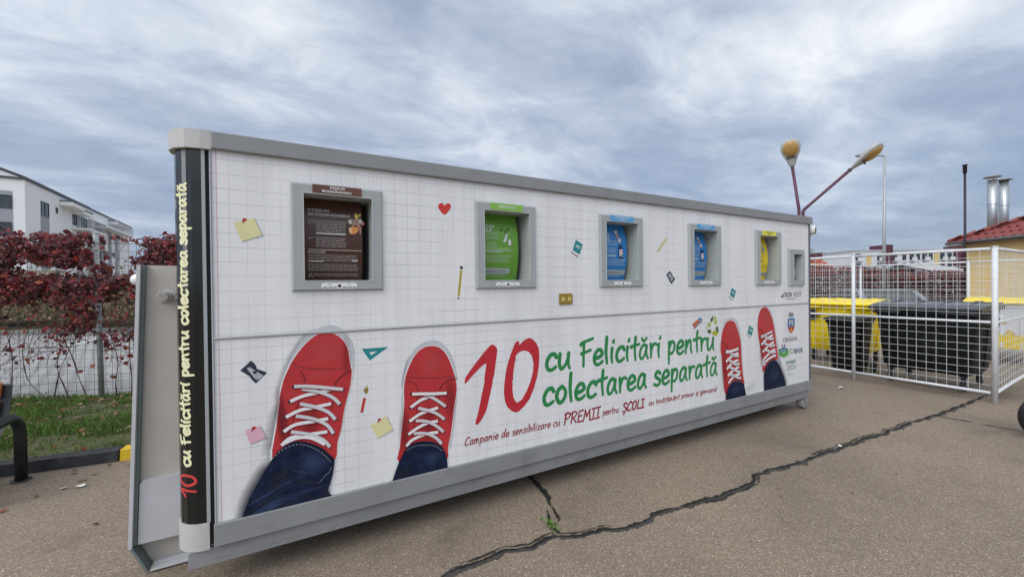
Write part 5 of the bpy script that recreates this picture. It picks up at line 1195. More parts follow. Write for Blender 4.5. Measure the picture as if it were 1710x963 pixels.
for k, (px_, dep, wpx, top) in enumerate(((1657.5, 15.6, 18.5, 301), (1676.5, 16.2, 17, 302))):
    b_ = atdep(px_, 400, dep); tp = atdep(px_-(2 if k == 0 else 1), top, dep); r_ = wpx*dep/660/2/1.52
    f = MB(); f.tube([(b_.x, b_.y, 2.9), (b_.x, b_.y, (tp.z+3)/2), (b_.x, b_.y, tp.z)], r_, FL, 24)
    f.tube([(b_.x, b_.y, (tp.z+3.6)/2), (b_.x, b_.y, (tp.z+3.6)/2+.03)], r_+.006, FL, 24); fl_ = f.build('flue', yb_)
    f = MB()
    for a in (0, 2.1, 4.2): f.box(b_.x+r_*.8*math.cos(a)-.01, b_.x+r_*.8*math.cos(a)+.01, b_.y+r_*.8*math.sin(a)-.01, b_.y+r_*.8*math.sin(a)+.01, tp.z-.02, tp.z+.12, FL)
    f.lathe([(r_*1.75, .10-.09*k), (r_*1.77, .115-.09*k), (r_*1.0, .16-.09*k), (r_*.3, .19-.09*k), (.01, .195-.09*k)], (b_.x, b_.y, tp.z), mat('rain_cap_dull', (.25, .26, .26), .35, .7), 24); f.build('rain_cap', fl_)
b_ = atdep(1611.5, 408, 14.2); t_ = atdep(1612.5, 276, 14.2)
vp_ = thing('vent_pipe', 'thin black steel pipe standing at the yellow building corner', 'pipe', (b_.x, b_.y, 0)); DP = mat('black_iron_pipe', (.030, .026, .034), .5, .2, var=.3)
g = MB(); g.tube([(b_.x, b_.y, 0), (b_.x, b_.y, t_.z-.05)], .034, DP, 12); g.build('pipe_shaft', vp_); g = MB(); g.lathe([(.037, -.3), (.055, -.29), (.057, -.02), (.075, -.012), (.075, .012), (.03, .02)], (b_.x, b_.y, t_.z), DP, 16); g.build('pipe_cap', vp_)
# small grey sheet-metal flashing box at the eaves
# ------------------------------------------------------------------ FAR BUILDINGS ON THE RIGHT
CF = Vector((math.sin(YAW), math.cos(YAW), 0)); CRt = Vector((math.cos(YAW), -math.sin(YAW), 0))
def far_pt(px, dep): return Vector((CAMX, CAMY, 0))+CF*dep+CRt*((px-PW/2)/FPX*dep)
def far_z(px, py, dep): return atdep(px, py, dep).z
WGB = mat('block_white_render', (.58, .60, .63), .85, var=.04, vscale=.3); BUR = mat('block_burgundy', (.10, .03, .05), .8, var=.08, vscale=.3); OCH = mat('block_yellow', (.62, .45, .16), .8); WIN = mat('window_glass_dark', (.035, .045, .055), .12); RAILM = mat('balcony_parapet', (.62, .63, .65), .7)
def block(label, px0, px1, dep, ytop, towers, yels, balc, step=3.0):
    a, b = far_pt(px0, dep), far_pt(px1, dep); zt = far_z((px0+px1)/2, ytop, dep); t = thing('apartment_block', label, 'apartment block', (a+b)/2)
    org = (a+b)/2; Wd = (b-a).length; mp = lambda x, d, z: a+CRt*x+CF*d+Vector((0, 0, z)); s = Wd/(px1-px0)
    def bx(g, x0, x1, d0, d1, z0, z1, mt): g.obox(mp((x0+x1)/2, (d0+d1)/2, (z0+z1)/2), CRt*(x1-x0)/2, CF*(d1-d0)/2, Vector((0, 0, (z1-z0)/2)), mt)
    g = MB(); bx(g, 0, Wd, 0, 12, 0, zt, WGB); wall = g.build('wall', t)
    g = MB(); bx(g, -.2, Wd+.2, -.2, 12.2, zt+.003, zt+.5, mat('block_parapet', (.40, .40, .42), .8)); g.build('parapet', t)
    for p0_, p1_, up in towers: g = MB(); bx(g, (p0_-px0)*s, (p1_-px0)*s, -.9, 5, 0, zt+up, BUR); g.build('stair_tower', t)
    for p0_, p1_ in yels: g = MB(); bx(g, (p0_-px0)*s, (p1_-px0)*s, -.25, -.01, 0, zt-.9, OCH); g.build('colour_panel', t)
    nf = max(2, int(zt/step)); rg = random.Random(int(px0))
    for p0_, p1_ in balc:
        for f in range(nf):
            z = zt-.7-f*step
            if z-2.2 < .2: continue
            g = MB(); bx(g, (p0_-px0)*s, (p1_-px0)*s, -.12, -.013, z-2.1, z, WIN); wn = g.build('window', t)
            if p1_-p0_ < 6.6: continue
            g = MB(); bx(g, (p0_-px0)*s-.1, (p1_-px0)*s+.1, -1.1, -.95, z-2.35, z-1.3, RAILM); bx(g, (p0_-px0)*s-.1, (p1_-px0)*s+.1, -.949, -.125, z-2.35, z-2.15, RAILM); g.build('balcony', wn)
    return t
block('wide white apartment block with burgundy stair towers and yellow panels, far away', 1424, 1616, 125, 419, [(1476, 1487, 2.0), (1592, 1600, -.4), (1604, 1622, 1.6)], [(1447, 1454), (1560, 1567)], [(1429, 1437), (1465, 1472), (1490, 1498), (1507, 1513), (1519, 1526), (1530, 1536), (1540, 1548), (1551, 1557), (1570, 1577), (1582, 1589)])
block('low pale apartment block with burgundy tower, far left of the lamp post', 1383, 1418, 150, 433, [(1370, 1386, 2.6)], [(1396, 1408)], [(1388, 1394), (1410, 1416)])
# orange-roofed house and grey shed roofs before them
def gable(name, label, px0, px1, dep, yeave, yridge, wallm, roofm, cat='house', deep=6, lean=False):
    a, b = far_pt(px0, dep), far_pt(px1, dep); ze, zr = far_z(px0, yeave, dep), far_z(px0, yridge, dep+(deep/2)); t = thing(name, label, cat, (a+b)/2); Wd = (b-a).length
    mp = lambda x, d, z: a+CRt*x+CF*d+Vector((0, 0, z))
    g = MB(); g.mesh([mp(x, d, z) for z in (0, ze) for d in (.3, deep-.3) for x in (.2, Wd-.2)], [(0, 1, 5, 4), (2, 6, 7, 3), (0, 4, 6, 2), (1, 3, 7, 5)], wallm); g.build('wall', t)
    g = MB()
    for e_ in (0, .12):
        pts = [mp(0, 0, ze+e_-.05), mp(Wd, 0, ze+e_-.05), mp(Wd, deep/2, zr+e_), mp(0, deep/2, zr+e_), mp(Wd, deep, ze+e_-.05), mp(0, deep, ze+e_-.05)]
        g.add([pts[i] for i in (0, 1, 2, 3)], roofm); g.add([pts[i] for i in (3, 2, 4, 5)], roofm)
    g.add([mp(0, 0, ze-.05), mp(Wd, 0, ze-.05), mp(Wd, 0, ze+.07), mp(0, 0, ze+.07)], roofm); g.build('roof', t)
gable('tiled_house', 'small house with orange-red roof beyond the creeper hedge', 1360, 1392, 60, 446, 432, WGB, mat('orange_roof', (.35, .07, .03), .7, var=.15))
SHR = mat('shed_sheet_roof', (.40, .40, .39), .6, var=.12, vscale=2)
gable('metal_shed', 'low shed with pale grey sheet roof beside the yellow building', 1555, 1618, 30, 453, 443.5, mat('shed_wall', (.3, .28, .27), .8), SHR, 'shed', 5)
gable('metal_shed', 'longer low shed with dull grey roof left of the other shed', 1478, 1552, 34, 453, 446, mat('shed_wall', (.3, .28, .27), .8), mat('shed_dull_roof', (.30, .30, .30), .7, var=.15), 'shed', 5)

# ------------------------------------------------------------------ creepers
REDS = [(.12, .020, .024), (.19, .024, .026), (.070, .016, .020), (.27, .030, .024), (.045, .014, .020), (.32, .06, .028), (.11, .045, .030)]
def leaf(mb, p, size, nrm, rot, col, mt=LEAF):
    nrm = nrm.normalized(); a = nrm.cross(Vector((0, 0, 1)))
    a = a.normalized() if a.length > .01 else Vector((1, 0, 0)); b = a.cross(nrm)
    u = a*math.cos(rot)+b*math.sin(rot); v = nrm.cross(u)
    sh = [(0, -.55), (.28, -.38), (.5, .02), (.30, .12), (.26, .42), (0, .62), (-.26, .42), (-.30, .12), (-.5, .02), (-.28, -.38)]
    b0 = len(mb.v)
    for x, y in sh: mb.tint[len(mb.v)] = col; mb.v.append(tuple(p+u*x*size+v*y*size+nrm*(.16*size*(abs(x)*1.2-.2))))
    mb.face(range(b0, b0+10), mt)
def jitcol(c, rg, s=.35): k = 1+rg.uniform(-s, s); return tuple(max(0, min(1, q*k)) for q in c)

# left chain-link / welded mesh fence
FH = 2.30
lf = thing('wire_fence', 'wire mesh fence on zinc posts overgrown by red creeper', 'fence', fence_pt(0, 0))
POSTS = [s for s in (-7.2, -4.9, -2.45, 0, 2.5, 5.0)]
for s in POSTS:
    p = fence_pt(s); g = MB(); g.tube([(p.x+.03, p.y, .06), (p.x, p.y, FH+.07)], .032, GALV, 12); g.lathe([(.034, 0), (.036, .012), (.01, .02)], (p.x, p.y, FH+.0705), GALV, 12); g.build('post', lf)
g = MB()
s = -8.0
while s < 5.6:
    w_ = .012*math.sin(s*13); g.tube([fence_pt(s+w_*math.sin(z*5+s), z)+fn*(-.036) for z in np.linspace(.10, FH, 6)], .0022, WIRE, 4, False); s += .105
z = .12
while z < FH+.01:
    g.tube([fence_pt(s_, z+.012*math.sin(s_*3.3+z*7)-.01*math.sin(z*3))+fn*(-.0405) for s_ in np.linspace(-8, 5.6, 46)], .0024 if z < FH-.06 else .004, WIRE, 4, False); z += .112
g.build('wire_mesh', lf)
def creeper(name, label, s0, s1, nleaf, seed, topz):
    rg = random.Random(seed); t = thing(name, label, 'climbing plant', fence_pt((s0+s1)/2, .08))
    st = MB(); lv = MB(); spots = []
    for i in range(int((s1-s0)*7)):      # stems climbing and wandering
        s = rg.uniform(s0, s1); z = .1; path = []; ds = rg.uniform(-.5, .5); amp = rg.uniform(.05, .2)
        top = rg.uniform(1.5, topz)
        n = 14
        for k in range(n+1):
            tt = k/n; path.append(fence_pt(s+ds*tt+amp*math.sin(tt*5+i), .1+(top-.1)*tt)+fn*(-.05+.07*mnoise.noise(Vector((s, tt*4, i)))))
        st.tube(path, [rg.choice((.0035, .005, .008))*(1-.6*k/n)+.0012 for k in range(n+1)], STEMC, 5, False)
        for k in range(4, n+1): spots.append((path[k], .7))
        for q in range(rg.randint(1, 3)):     # hanging twigs
            a = path[rg.randint(5, n)]; d = fdir*rg.uniform(-.6, .6); tw_ = [a+d*u+Vector((0, 0, -.45*u*u+.15*u))+fn*(-.04*u) for u in np.linspace(0, 1, 6)]
            st.tube(tw_, .0032, STEMC, 4, False); spots += [(p, 1.3) for p in tw_[2:]]
    for i in range(int((s1-s0)*1.5)):
        a = fence_pt(rg.uniform(s0, s1), rg.uniform(.3, 1.2)); tw_ = [a+fdir*(rg.choice((-1, 1))*.9*u)+Vector((0, 0, .35*math.sin(u*2.2)))+fn*(-.05) for u in np.linspace(0, 1, 8)]; st.tube(tw_, .003, STEMC, 4, False); spots += [(p, 1.0) for p in tw_[2::2]]
    for i in range(int((s1-s0)*42)):       # fine bare twigs trailing down the wires
        s = rg.uniform(s0, s1); z = rg.uniform(1.0, topz); ln = rg.uniform(.3, 1.1); dx = rg.uniform(-.35, .35); k_ = rg.uniform(1, 4)
        tw_ = [fence_pt(s+dx*u+.05*math.sin(u*k_*2+i), max(.12, z-ln*u+.12*math.sin(u*3)))+fn*(-.03+rg.uniform(-.05, .05)) for u in np.linspace(0, 1, 7)]
        st.tube(tw_, rg.choice((.0016, .0022, .003)), TWIG, 3, False)
        if rg.random() < .35: spots.append((tw_[-1], 1.0))
    st.build('stems', t)
    n = 0; tries = 0
    while n < nleaf and tries < nleaf*20:
        tries += 1; s = rg.uniform(s0, s1); z = rg.triangular(.7, topz+.22, topz-.15)
        cl = mnoise.noise(Vector((s*1.7, z*2.0, seed)))+.7*mnoise.noise(Vector((s*4.6, z*4.6, seed+7)))
        band = 1.0 if z > topz-.85 else max(0.0, 1-(topz-.85-z)/.7)
        edge = topz+.10*mnoise.noise(Vector((s*2.2, 0, seed+3)))+.10*mnoise.noise(Vector((s*7, 2, seed+3)))
        if z > edge or cl < .0+(1-band)*.38: continue
        p = fence_pt(s, z)+fn*rg.uniform(-.22, .16)
        nr = Vector((rg.uniform(-.8, .8), -1+rg.uniform(-.4, .6), rg.uniform(-.3, .9)))
        c = REDS[min(6, int(abs(rg.gauss(0, 2.2))))] if z < topz-.3 or rg.random() < .7 else REDS[rg.choice((3, 4, 0))]
        leaf(lv, p, rg.choice((.022, .028, .034, .042, .05, .066))*rg.uniform(.85, 1.15), nr, rg.uniform(0, 6.3), jitcol(c, rg)); n += 1
    for p, w_ in spots:
        if p.z > 1.1 or rg.random() < .40:
            for q in range(rg.randint(1, 2)):
                leaf(lv, p+Vector((rg.uniform(-.05, .05), rg.uniform(-.05, .05), rg.uniform(-.06, .03))), rg.uniform(.03, .065), Vector((rg.uniform(-.8, .8), -1, rg.uniform(-.3, .8))), rg.uniform(0, 6.3), jitcol(rg.choice(REDS+[(.42, .09, .02)]), rg))
    lv.build('leaves', t)
creeper('creeper', 'dark red creeper on the wire fence left of the zinc post', -5.2, .02, 12500, 11, 2.36)
creeper('creeper', 'dark red creeper on the wire fence next to the grey hook arm', .05, 4.4, 9500, 23, 2.33)

# red creeper hedge behind the cage
def far_hedge(label, px0, px1, dep0, dep1, ytop, n, seed, pal, name='creeper_hedge'):
    rg = random.Random(seed); a, b = far_pt(px0, dep0), far_pt(px1, dep1); t = thing(name, label, 'hedge', (a+b)/2); h = far_z((px0+px1)/2, ytop, (dep0+dep1)/2)
    g = MB()
    for i in range(14): q = a.lerp(b, (i+.5)/14); g.tube([(q.x, q.y, 0), (q.x+rg.uniform(-.2, .2), q.y, h*.6), (q.x+rg.uniform(-.3, .3), q.y+rg.uniform(-.2, .2), h*.95)], [.03, .018, .006], STEMC, 5, False)
    g.build('stems', t)
    g = MB(); k = 0
    while k < n:
        u = rg.random(); z = rg.uniform(.1, h*1.06); q = a.lerp(b, u)
        if z > h*(1+.06*mnoise.noise(Vector((u*20, 0, seed)))): continue
        if mnoise.noise(Vector((u*26, z*1.6, seed))) < -.22: continue
        p = Vector((q.x, q.y, z))+CF*rg.uniform(-.35, .45); c = rg.choice(pal)
        if z > h*.8 and rg.random() < .4: c = (.26, .025, .025)
        leaf(g, p, rg.uniform(.06, .14), Vector((rg.uniform(-.7, .7)-.4, -1, rg.uniform(-.2, .9))), rg.uniform(0, 6.3), jitcol(c, rg)); k += 1
    g.build('leaves', t)
far_hedge('bright red creeper hedge behind the cage, next to the container', 1338, 1470, 21, 22, 447.5, 6500, 5, [(.12, .014, .02), (.18, .02, .022), (.07, .012, .018), (.10, .085, .05), (.06, .04, .03)])
far_hedge('dull wine-red creeper hedge behind the cage, in front of the sheds', 1474, 1622, 22, 23, 453, 6500, 6, [(.075, .014, .018), (.10, .02, .02), (.055, .012, .016), (.09, .03, .022)])

# shrubs on the bank beyond the car park
def shrub(label, px_, dep, r_, h, seed, pal):
    rg = random.Random(seed); b = far_pt(px_, dep); t = thing('dry_shrub', label, 'shrub', (b.x, b.y, .7)); g = MB()
    for i in range(16):
        a = rg.uniform(0, 6.3); g.tube([(b.x, b.y, .5), (b.x+.4*r_*math.cos(a), b.y+.4*r_*math.sin(a), .7+h*.5), (b.x+r_*rg.uniform(.4, 1)*math.cos(a), b.y+r_*math.sin(a)*.7, .7+h*rg.uniform(.7, 1.05))], [.03, .018, .006], STEMC, 4, False)
    g.build('stems', t); g = MB()
    for i in range(3000):
        d = Vector((rg.gauss(0, .5), rg.gauss(0, .5), abs(rg.gauss(0, .5)))); p = Vector((b.x+d.x*r_, b.y+d.y*r_, .55+d.z*h)); leaf(g, p, rg.uniform(.05, .12), Vector((rg.uniform(-1, 1), -1, rg.uniform(-.2, 1))), rg.uniform(0, 6.3), jitcol(rg.choice(pal), rg), GRASSM)
    g.build('leaves', t)
PALB = [(.15, .10, .055), (.19, .12, .065), (.12, .11, .045), (.21, .12, .07)]
for i, (px_, lab, pal) in enumerate(((-10, 'brown dry shrub on the bank, at the left edge', PALB), (50, 'brown dry shrub on the bank, below the beige wall', PALB), (112, 'olive dry shrub on the bank, right of the thin zinc post', PALB[1:]+[(.09, .10, .03)]), (178, 'olive dry shrub on the bank, beside the leaning fence post', PALB+[(.10, .10, .03)]), (232, 'olive brown shrub on the bank, nearest the hook arm', PALB))):
    shrub(lab, px_, 15.0+.4*(i % 2), 1.1, 1.15, 60+i, pal)
p = far_pt(105, 14.9); g = MB(); q = far_z(105, 470, 14.9)
zp_ = thing('sign_post', 'thin zinc post standing beyond the car park kerb', 'post', (p.x, p.y, 0)); g.tube([(p.x, p.y, 0), (p.x, p.y, q)], .045, GALV, 10); g.build('shaft', zp_); g = MB(); g.lathe([(.047, 0), (.05, .02), (.01, .04)], (p.x, p.y, q+.0005), GALV, 12); g.build('post_cap', zp_)
a, b = far_pt(24, 24), far_pt(98, 24); bw_ = thing('garden_wall', 'low beige rendered wall on the bank below the white building', 'wall', (a+b)/2); zt = far_z(60, 452, 24); g = MB()
g.obox((a+b)/2+Vector((0, 0, zt/2)), (b-a)/2, CF*.12, Vector((0, 0, zt/2-.04)), mat('beige_render', (.36, .31, .24), .85, var=.12)); g.build('wall_face', bw_); g = MB(); g.obox((a+b)/2+Vector((0, 0, zt)), (b-a)/2+CRt*.05, CF*.18, Vector((0, 0, .035)), mat('coping_grey', (.30, .28, .25), .8)); g.build('coping', bw_)

# ------------------------------------------------------------------ WHITE APARTMENT HOUSE at the left
WB = mat('white_render', (.88, .89, .90), .85, var=.025, vscale=.4); GP = mat('grey_render', (.36, .38, .42), .85, var=.04); LINE = mat('roof_edge_dark', (.06, .065, .075), .5); FRM = mat('window_frame_dark', (.05, .055, .06), .4)
cor = atdep(41, 300, 30.0); WX, WY, WH = cor.x, cor.y, cor.z
BD, BN = Vector((-math.sin(R(3.8)), math.cos(R(3.8)), 0)), Vector((math.cos(R(3.8)), math.sin(R(3.8)), 0))
def on_fac(px_, py, nrm, al):
    d = ray(px_, py); o = Vector((CAMX, CAMY, CAMZ)); k = (Vector((WX, WY, 0))-o).dot(nrm)/d.dot(nrm); p = o+d*k; return (p-Vector((WX, WY, 0))).dot(al), p.z
far_e = Vector((0, WY+on_fac(217, 378, BN, BD)[0], 0))
BROT = R(3.8); wb_ = thing('white_building', 'modern white apartment house with flat roof beyond the car park', 'building', (WX, WY, 0), BROT)
g = MB(); YE = max(far_e.y, WY+20); g.box(WX-26, WX, WY, YE, 0, WH, WB); g.build('wall', wb_)
g = MB(); g.box(WX-26, WX+.12, WY-.12, YE+.1, WH+.002, WH+.14, LINE); g.build('roof_edge', wb_)
# sloping roof storey set back on the left
pA, pB = front(41, 300, WY+.4), front(-75, 255, WY+.4)
g = MB(); g.prism([(pB.x, WH+.15), (pA.x, WH+.15), (pB.x, pB.z)], WY+.4, WY+14, lambda a, b_, d: (a, d, b_), WB); g.build('roof_storey', wb_)
g = MB(); g.prism([(pA.x+.1, WH+.155), (pB.x, pB.z+.005), (pB.x, pB.z+.17), (pA.x+.1, WH+.31)], WY+.3, WY+14.1, lambda a, b_, d: (a, d, b_), LINE); g.build('roof_edge', wb_)
def fac(px_, py): u, z = on_fac(px_, py, BN, BD); return WY+u, z
ZW = lambda a, b: (a/4.817, 260+b/4.817)
def rect(a, b, c, d):
    y0, _ = fac(*ZW(a, (b+d)/2)); y1, _ = fac(*ZW(c, (b+d)/2)); _, zt_ = fac(*ZW((a+c)/2, b)); _, zb_ = fac(*ZW((a+c)/2, d)); return min(y0, y1), max(y0, y1), zb_, zt_
def window(y0, y1, z0, z1, axis='x'):
    g = MB(); f = .07
    def bx(g, u0, u1, d0, d1, w0, w1, mt):
        if axis == 'x': g.box(WX+d0, WX+d1, u0, u1, w0, w1, mt)
        else: g.box(u0, u1, WY-d1, WY-d0, w0, w1, mt)
    bx(g, y0, y1, .004, .05, z0, z0+f, FRM); bx(g, y0, y1, .004, .05, z1-f, z1, FRM); bx(g, y0, y0+f, .004, .05, z0+f, z1-f, FRM); bx(g, y1-f, y1, .004, .05, z0+f, z1-f, FRM)
    m_ = (y0+y1)/2; bx(g, m_-f/2, m_+f/2, .004, .05, z0+f, z1-f, FRM); wn = g.build('window', wb_)
    g = MB(); bx(g, y0+f, y1-f, .006, .02, z0+f, z1-f, mat('house_glass', (.05, .065, .07), .1, var=.4, vscale=1.5)); g.build('pane', wn)
st_ = 3.0
for (a, b, c, d) in ((327, 375, 390, 490), (583, 475, 615, 560), (652, 500, 695, 580), (765, 545, 805, 610), (833, 566, 865, 612), (890, 580, 920, 612)):
    y0, y1, z0, z1 = rect(a, b, c, d)
    for k in range(3):
        if z0-st_*k > .3: window(y0, y1, z0-st_*k, z1-st_*k)
    g = MB(); g.box(WX+.001, WX+.03, y0-.05, y1+.05, .3, z0-.03, GP) if a in (327,) else g.box(WX+.001, WX+.03, y1+.08, y1+1.3, .3, z1, GP); g.build('grey_panel', wb_)
y0, y1, z0, z1 = rect(447, 418, 462, 462); window(y0, y1, z0, z1)
for (a, b, c, d) in ((478, 395, 650, 410), (868, 545, 985, 556), (580, 443, 648, 455)):
    y0, y1, z0, z1 = rect(a, b, c, d); g = MB(); g.box(WX+.002, WX+.9, y0, y1, z1-.10, z1, LINE); g.box(WX+.002, WX+.86, y0, y1-.05, z1-.45, z1-.101, WB); g.build('canopy', wb_)
for (a, c) in ((583, 740), (760, 980)):
    y0, y1, z0, z1 = rect(a, 575, c, 600); g = MB(); g.box(WX+.03, WX+1.1, y0, y1, z0-.2, z0-.02, WB); g.build('balcony_slab', wb_)
    g = MB()
    n = 24
    for i in range(n+1): yy = y0+(y1-y0)*i/n; g.box(WX+1.05, WX+1.08, yy-.012, yy+.012, z0-.019, z0+.9, GALV)
    g.box(WX+1.04, WX+1.09, y0, y1, z0+.901, z0+.95, GALV); g.build('railing', wb_)
def facY(px_, py): u, z = on_fac(px_, py, BD, BN); return WX+u, z
for (py0, py1) in ((326, 348), (371, 393)):
    xa, _ = facY(-26, py0); xb, zt_ = facY(19.5, py0); _, zb_ = facY(19.5, py1); window(xa, xb, zb_, zt_, 'y')
xa, zt_ = facY(22, 319); g = MB(); g.box(xa-9, xa-.02, WY-.003, WY-.001, .3, zt_, GP); g.build('grey_panel', wb_)

# ------------------------------------------------------------------ BENCH at the left edge
bn = thing('park_bench', 'park bench with black tube legs and orange-brown slats on the asphalt', 'bench', (-3.0, 2.0, 0))
BT = mat('bench_black_tube', (.012, .016, .018), .38, var=.2); BW = mat('bench_wood_orange', (.36, .115, .022), .5, var=.25, vscale=9)
lb = ground(35.5, 802)
for xx in (lb.x, lb.x-1.75):
    yr = lb.y; pth = [(xx, yr, .004), (xx, yr, .39)]+[(xx, yr-.17+.17*math.cos(t), .39+.17*math.sin(t)) for t in np.linspace(.15, 1.5, 8)]+[(xx, yr-.40, .555)]+[(xx, yr-.44-.10*math.sin(t), .45+.105*math.cos(t)) for t in np.linspace(.2, 1.5, 5)]+[(xx, yr-.545, .2), (xx, yr-.545, .004)]
    g = MB(); g.tube(pth, .038, BT, 14); lg = g.build('leg', bn)
    g = MB()
    for y in (yr, yr-.545): g.lathe([(.06, .001), (.062, .008), (.045, .012)], (xx, y, 0), BT, 16)
    g.build('foot_plate', lg)
    g = MB(); x_ = xx-.09; bp = [(x_, yr+.05, .82), (x_, yr+.015, .66), (x_, yr-.04, .52), (x_, yr-.11, .43), (x_, yr-.22, .40), (x_, yr-.55, .42)]
    bp = smooth([(p[1], p[2]) for p in bp], 4); n = len(bp)
    V = [(x_+sx, y, z) for sx in (-.035, .035) for (y, z) in bp]+[(x_+sx, y-.012, z-.012) for sx in (-.035, .035) for (y, z) in bp]
    g.mesh(V, [(i, i+1, n+i+1, n+i) for i in range(n-1)]+[(2*n+i+1, 2*n+i, 3*n+i, 3*n+i+1) for i in range(n-1)]+[(i+1, i, 2*n+i, 2*n+i+1) for i in range(n-1)]+[(n+i, n+i+1, 3*n+i+1, 3*n+i) for i in range(n-1)]+[(0, n, 3*n, 2*n), (n-1, 3*n-1, 4*n-1, 2*n-1)], BT); g.build('bracket', bn)
xe = lb.x-.075
for (y, z, dy, dz) in ((lb.y+.028, .775, .018, .07), (lb.y-.008, .625, .018, .07), (lb.y-.055, .50, .02, .045)):
    g = MB(); g.obox((xe-.84, y-.022, z), (.81, 0, 0), (0, .016, 0), (0, dy, dz*.85), BW); g.build('back_slat', bn, bevel=.006)
for y in (lb.y-.16, lb.y-.29, lb.y-.42, lb.y-.53): g = MB(); g.obox((xe-.84, y, .44), (.81, 0, 0), (0, .055, 0), (0, 0, .016), BW); g.build('seat_slat', bn, bevel=.006)

# ------------------------------------------------------------------ parked car glimpsed behind the bins, bare tree, tyre
cp = far_pt(1464, 14.0); car = thing('parked_car', 'light grey parked car half hidden behind the mesh cage', 'car', (cp.x, cp.y, 0), -YAW+R(72))
CPN = mat('car_paint_grey', (.16, .17, .19), .25, .4, var=.03, coat=.5); CGL = mat('car_glass', (.02, .025, .03), .05)
g = MB(); side = [(-2.05, .35), (-2.1, .62), (-2.0, .82), (-1.2, .92), (-.55, 1.29), (.75, 1.31), (1.5, 1.02), (2.0, .95), (2.08, .6), (2.02, .35)]
g.prism(side, -.84, .84, lambda a, b_, d: (a, d, b_), CPN, True); g.build('body', car, bevel=.05, local=True)
for s_ in (-1, 1): g = MB(); g.prism([(-1.0, .94), (-.5, 1.24), (.7, 1.26), (1.3, 1.0)], s_*.842, s_*.852, lambda a, b_, d: (a, d, b_), CGL); g.build('side_window', car, local=True)
g = MB(); g.add([(-1.16, -.72, .955), (-.585, -.66, 1.278), (-.585, .66, 1.278), (-1.16, .72, .955)], CGL); g.build('windscreen', car, local=True)
for x in (-1.3, 1.3):
    for s_ in (-1, 1): g = MB(); g.lathe([(.16, -.09), (.29, -.085), (.32, -.05), (.32, .05), (.29, .085), (.16, .09)], (x, s_*.80, .32), BLACKM, 22, 'y'); wl = g.build('wheel', car, local=True); g = MB(); g.lathe([(.02, -.095), (.19, -.093), (.19, .093), (.02, .095)], (x, s_*.80, .32), STEEL, 18, 'y'); g.build('rim', wl, local=True)
tb = far_pt(1352, 45); rg = random.Random(9); bt = thing('bare_tree', 'thin bare tree top showing past the right end of the container', 'tree', tb)
g = MB(); hz = far_z(1352, 417, 45); g.tube([(tb.x, tb.y, 0), (tb.x+.1, tb.y, hz*.5), (tb.x, tb.y, hz*.9)], [.16, .1, .03], STEMC, 8); g.build('trunk', bt); g = MB()
for i in range(70):
    a = rg.uniform(0, 6.3); z0 = hz*rg.uniform(.4, .88); l = rg.uniform(.5, 1.5); g.tube([(tb.x, tb.y, z0), (tb.x+l*.5*math.cos(a), tb.y+l*.5*math.sin(a), z0+l*.35), (tb.x+l*math.cos(a), tb.y+l*math.sin(a), z0+l*.55)], [.03, .016, .005], STEMC, 4, False)
lv = MB()
for i in range(420): a = rg.uniform(0, 6.3); q = rg.uniform(.2, 1.4); leaf(lv, Vector((tb.x+q*math.cos(a), tb.y+q*math.sin(a), hz*rg.uniform(.55, 1.02))), rg.uniform(.06, .12), Vector((rg.uniform(-1, 1), -1, .3)), rg.uniform(0, 6), jitcol((.12, .11, .05), rg), GRASSM)
g.build('crown', bt); lv.build('leaves', bt)
ty = ground(1742, 733); tyr = thing('tyre', 'black rubber tyre standing on the asphalt at the right edge', 'tyre', (ty.x+.02, ty.y, 0), R(60))
g = MB(); rad = .215; g.tube([(0, (rad-.075)*math.cos(t), rad+(rad-.075)*math.sin(t)) for t in np.linspace(0, 2*math.pi, 33)[:-1]], .075, BLACKM, 14, False, True); g.build('tread', tyr, local=True)
g = MB(); g.lathe([(.02, -.05), (.085, -.045), (.09, -.02), (.09, .02), (.085, .045), (.02, .05)], (0, 0, rad), GALV, 20, 'x'); g.build('rim', tyr, local=True)
# white globe lamp behind the hook arm
gb = atd(231, 467, 6.0); gl_ = thing('globe_lamp', 'white round lamp globe on a thin post behind the hook arm', 'lamp', (gb.x, gb.y, 0))
g = MB(); g.tube([(gb.x, gb.y, .05), (gb.x, gb.y, gb.z-.07)], .02, GALV, 10); g.build('pole', gl_)
g = MB(); g.lathe([(.068*math.cos(t), .068*math.sin(t)) for t in np.linspace(-1.5, 1.5, 12)], gb, mat('white_globe', (.82, .82, .82), .3), 20); g.build('globe', gl_)

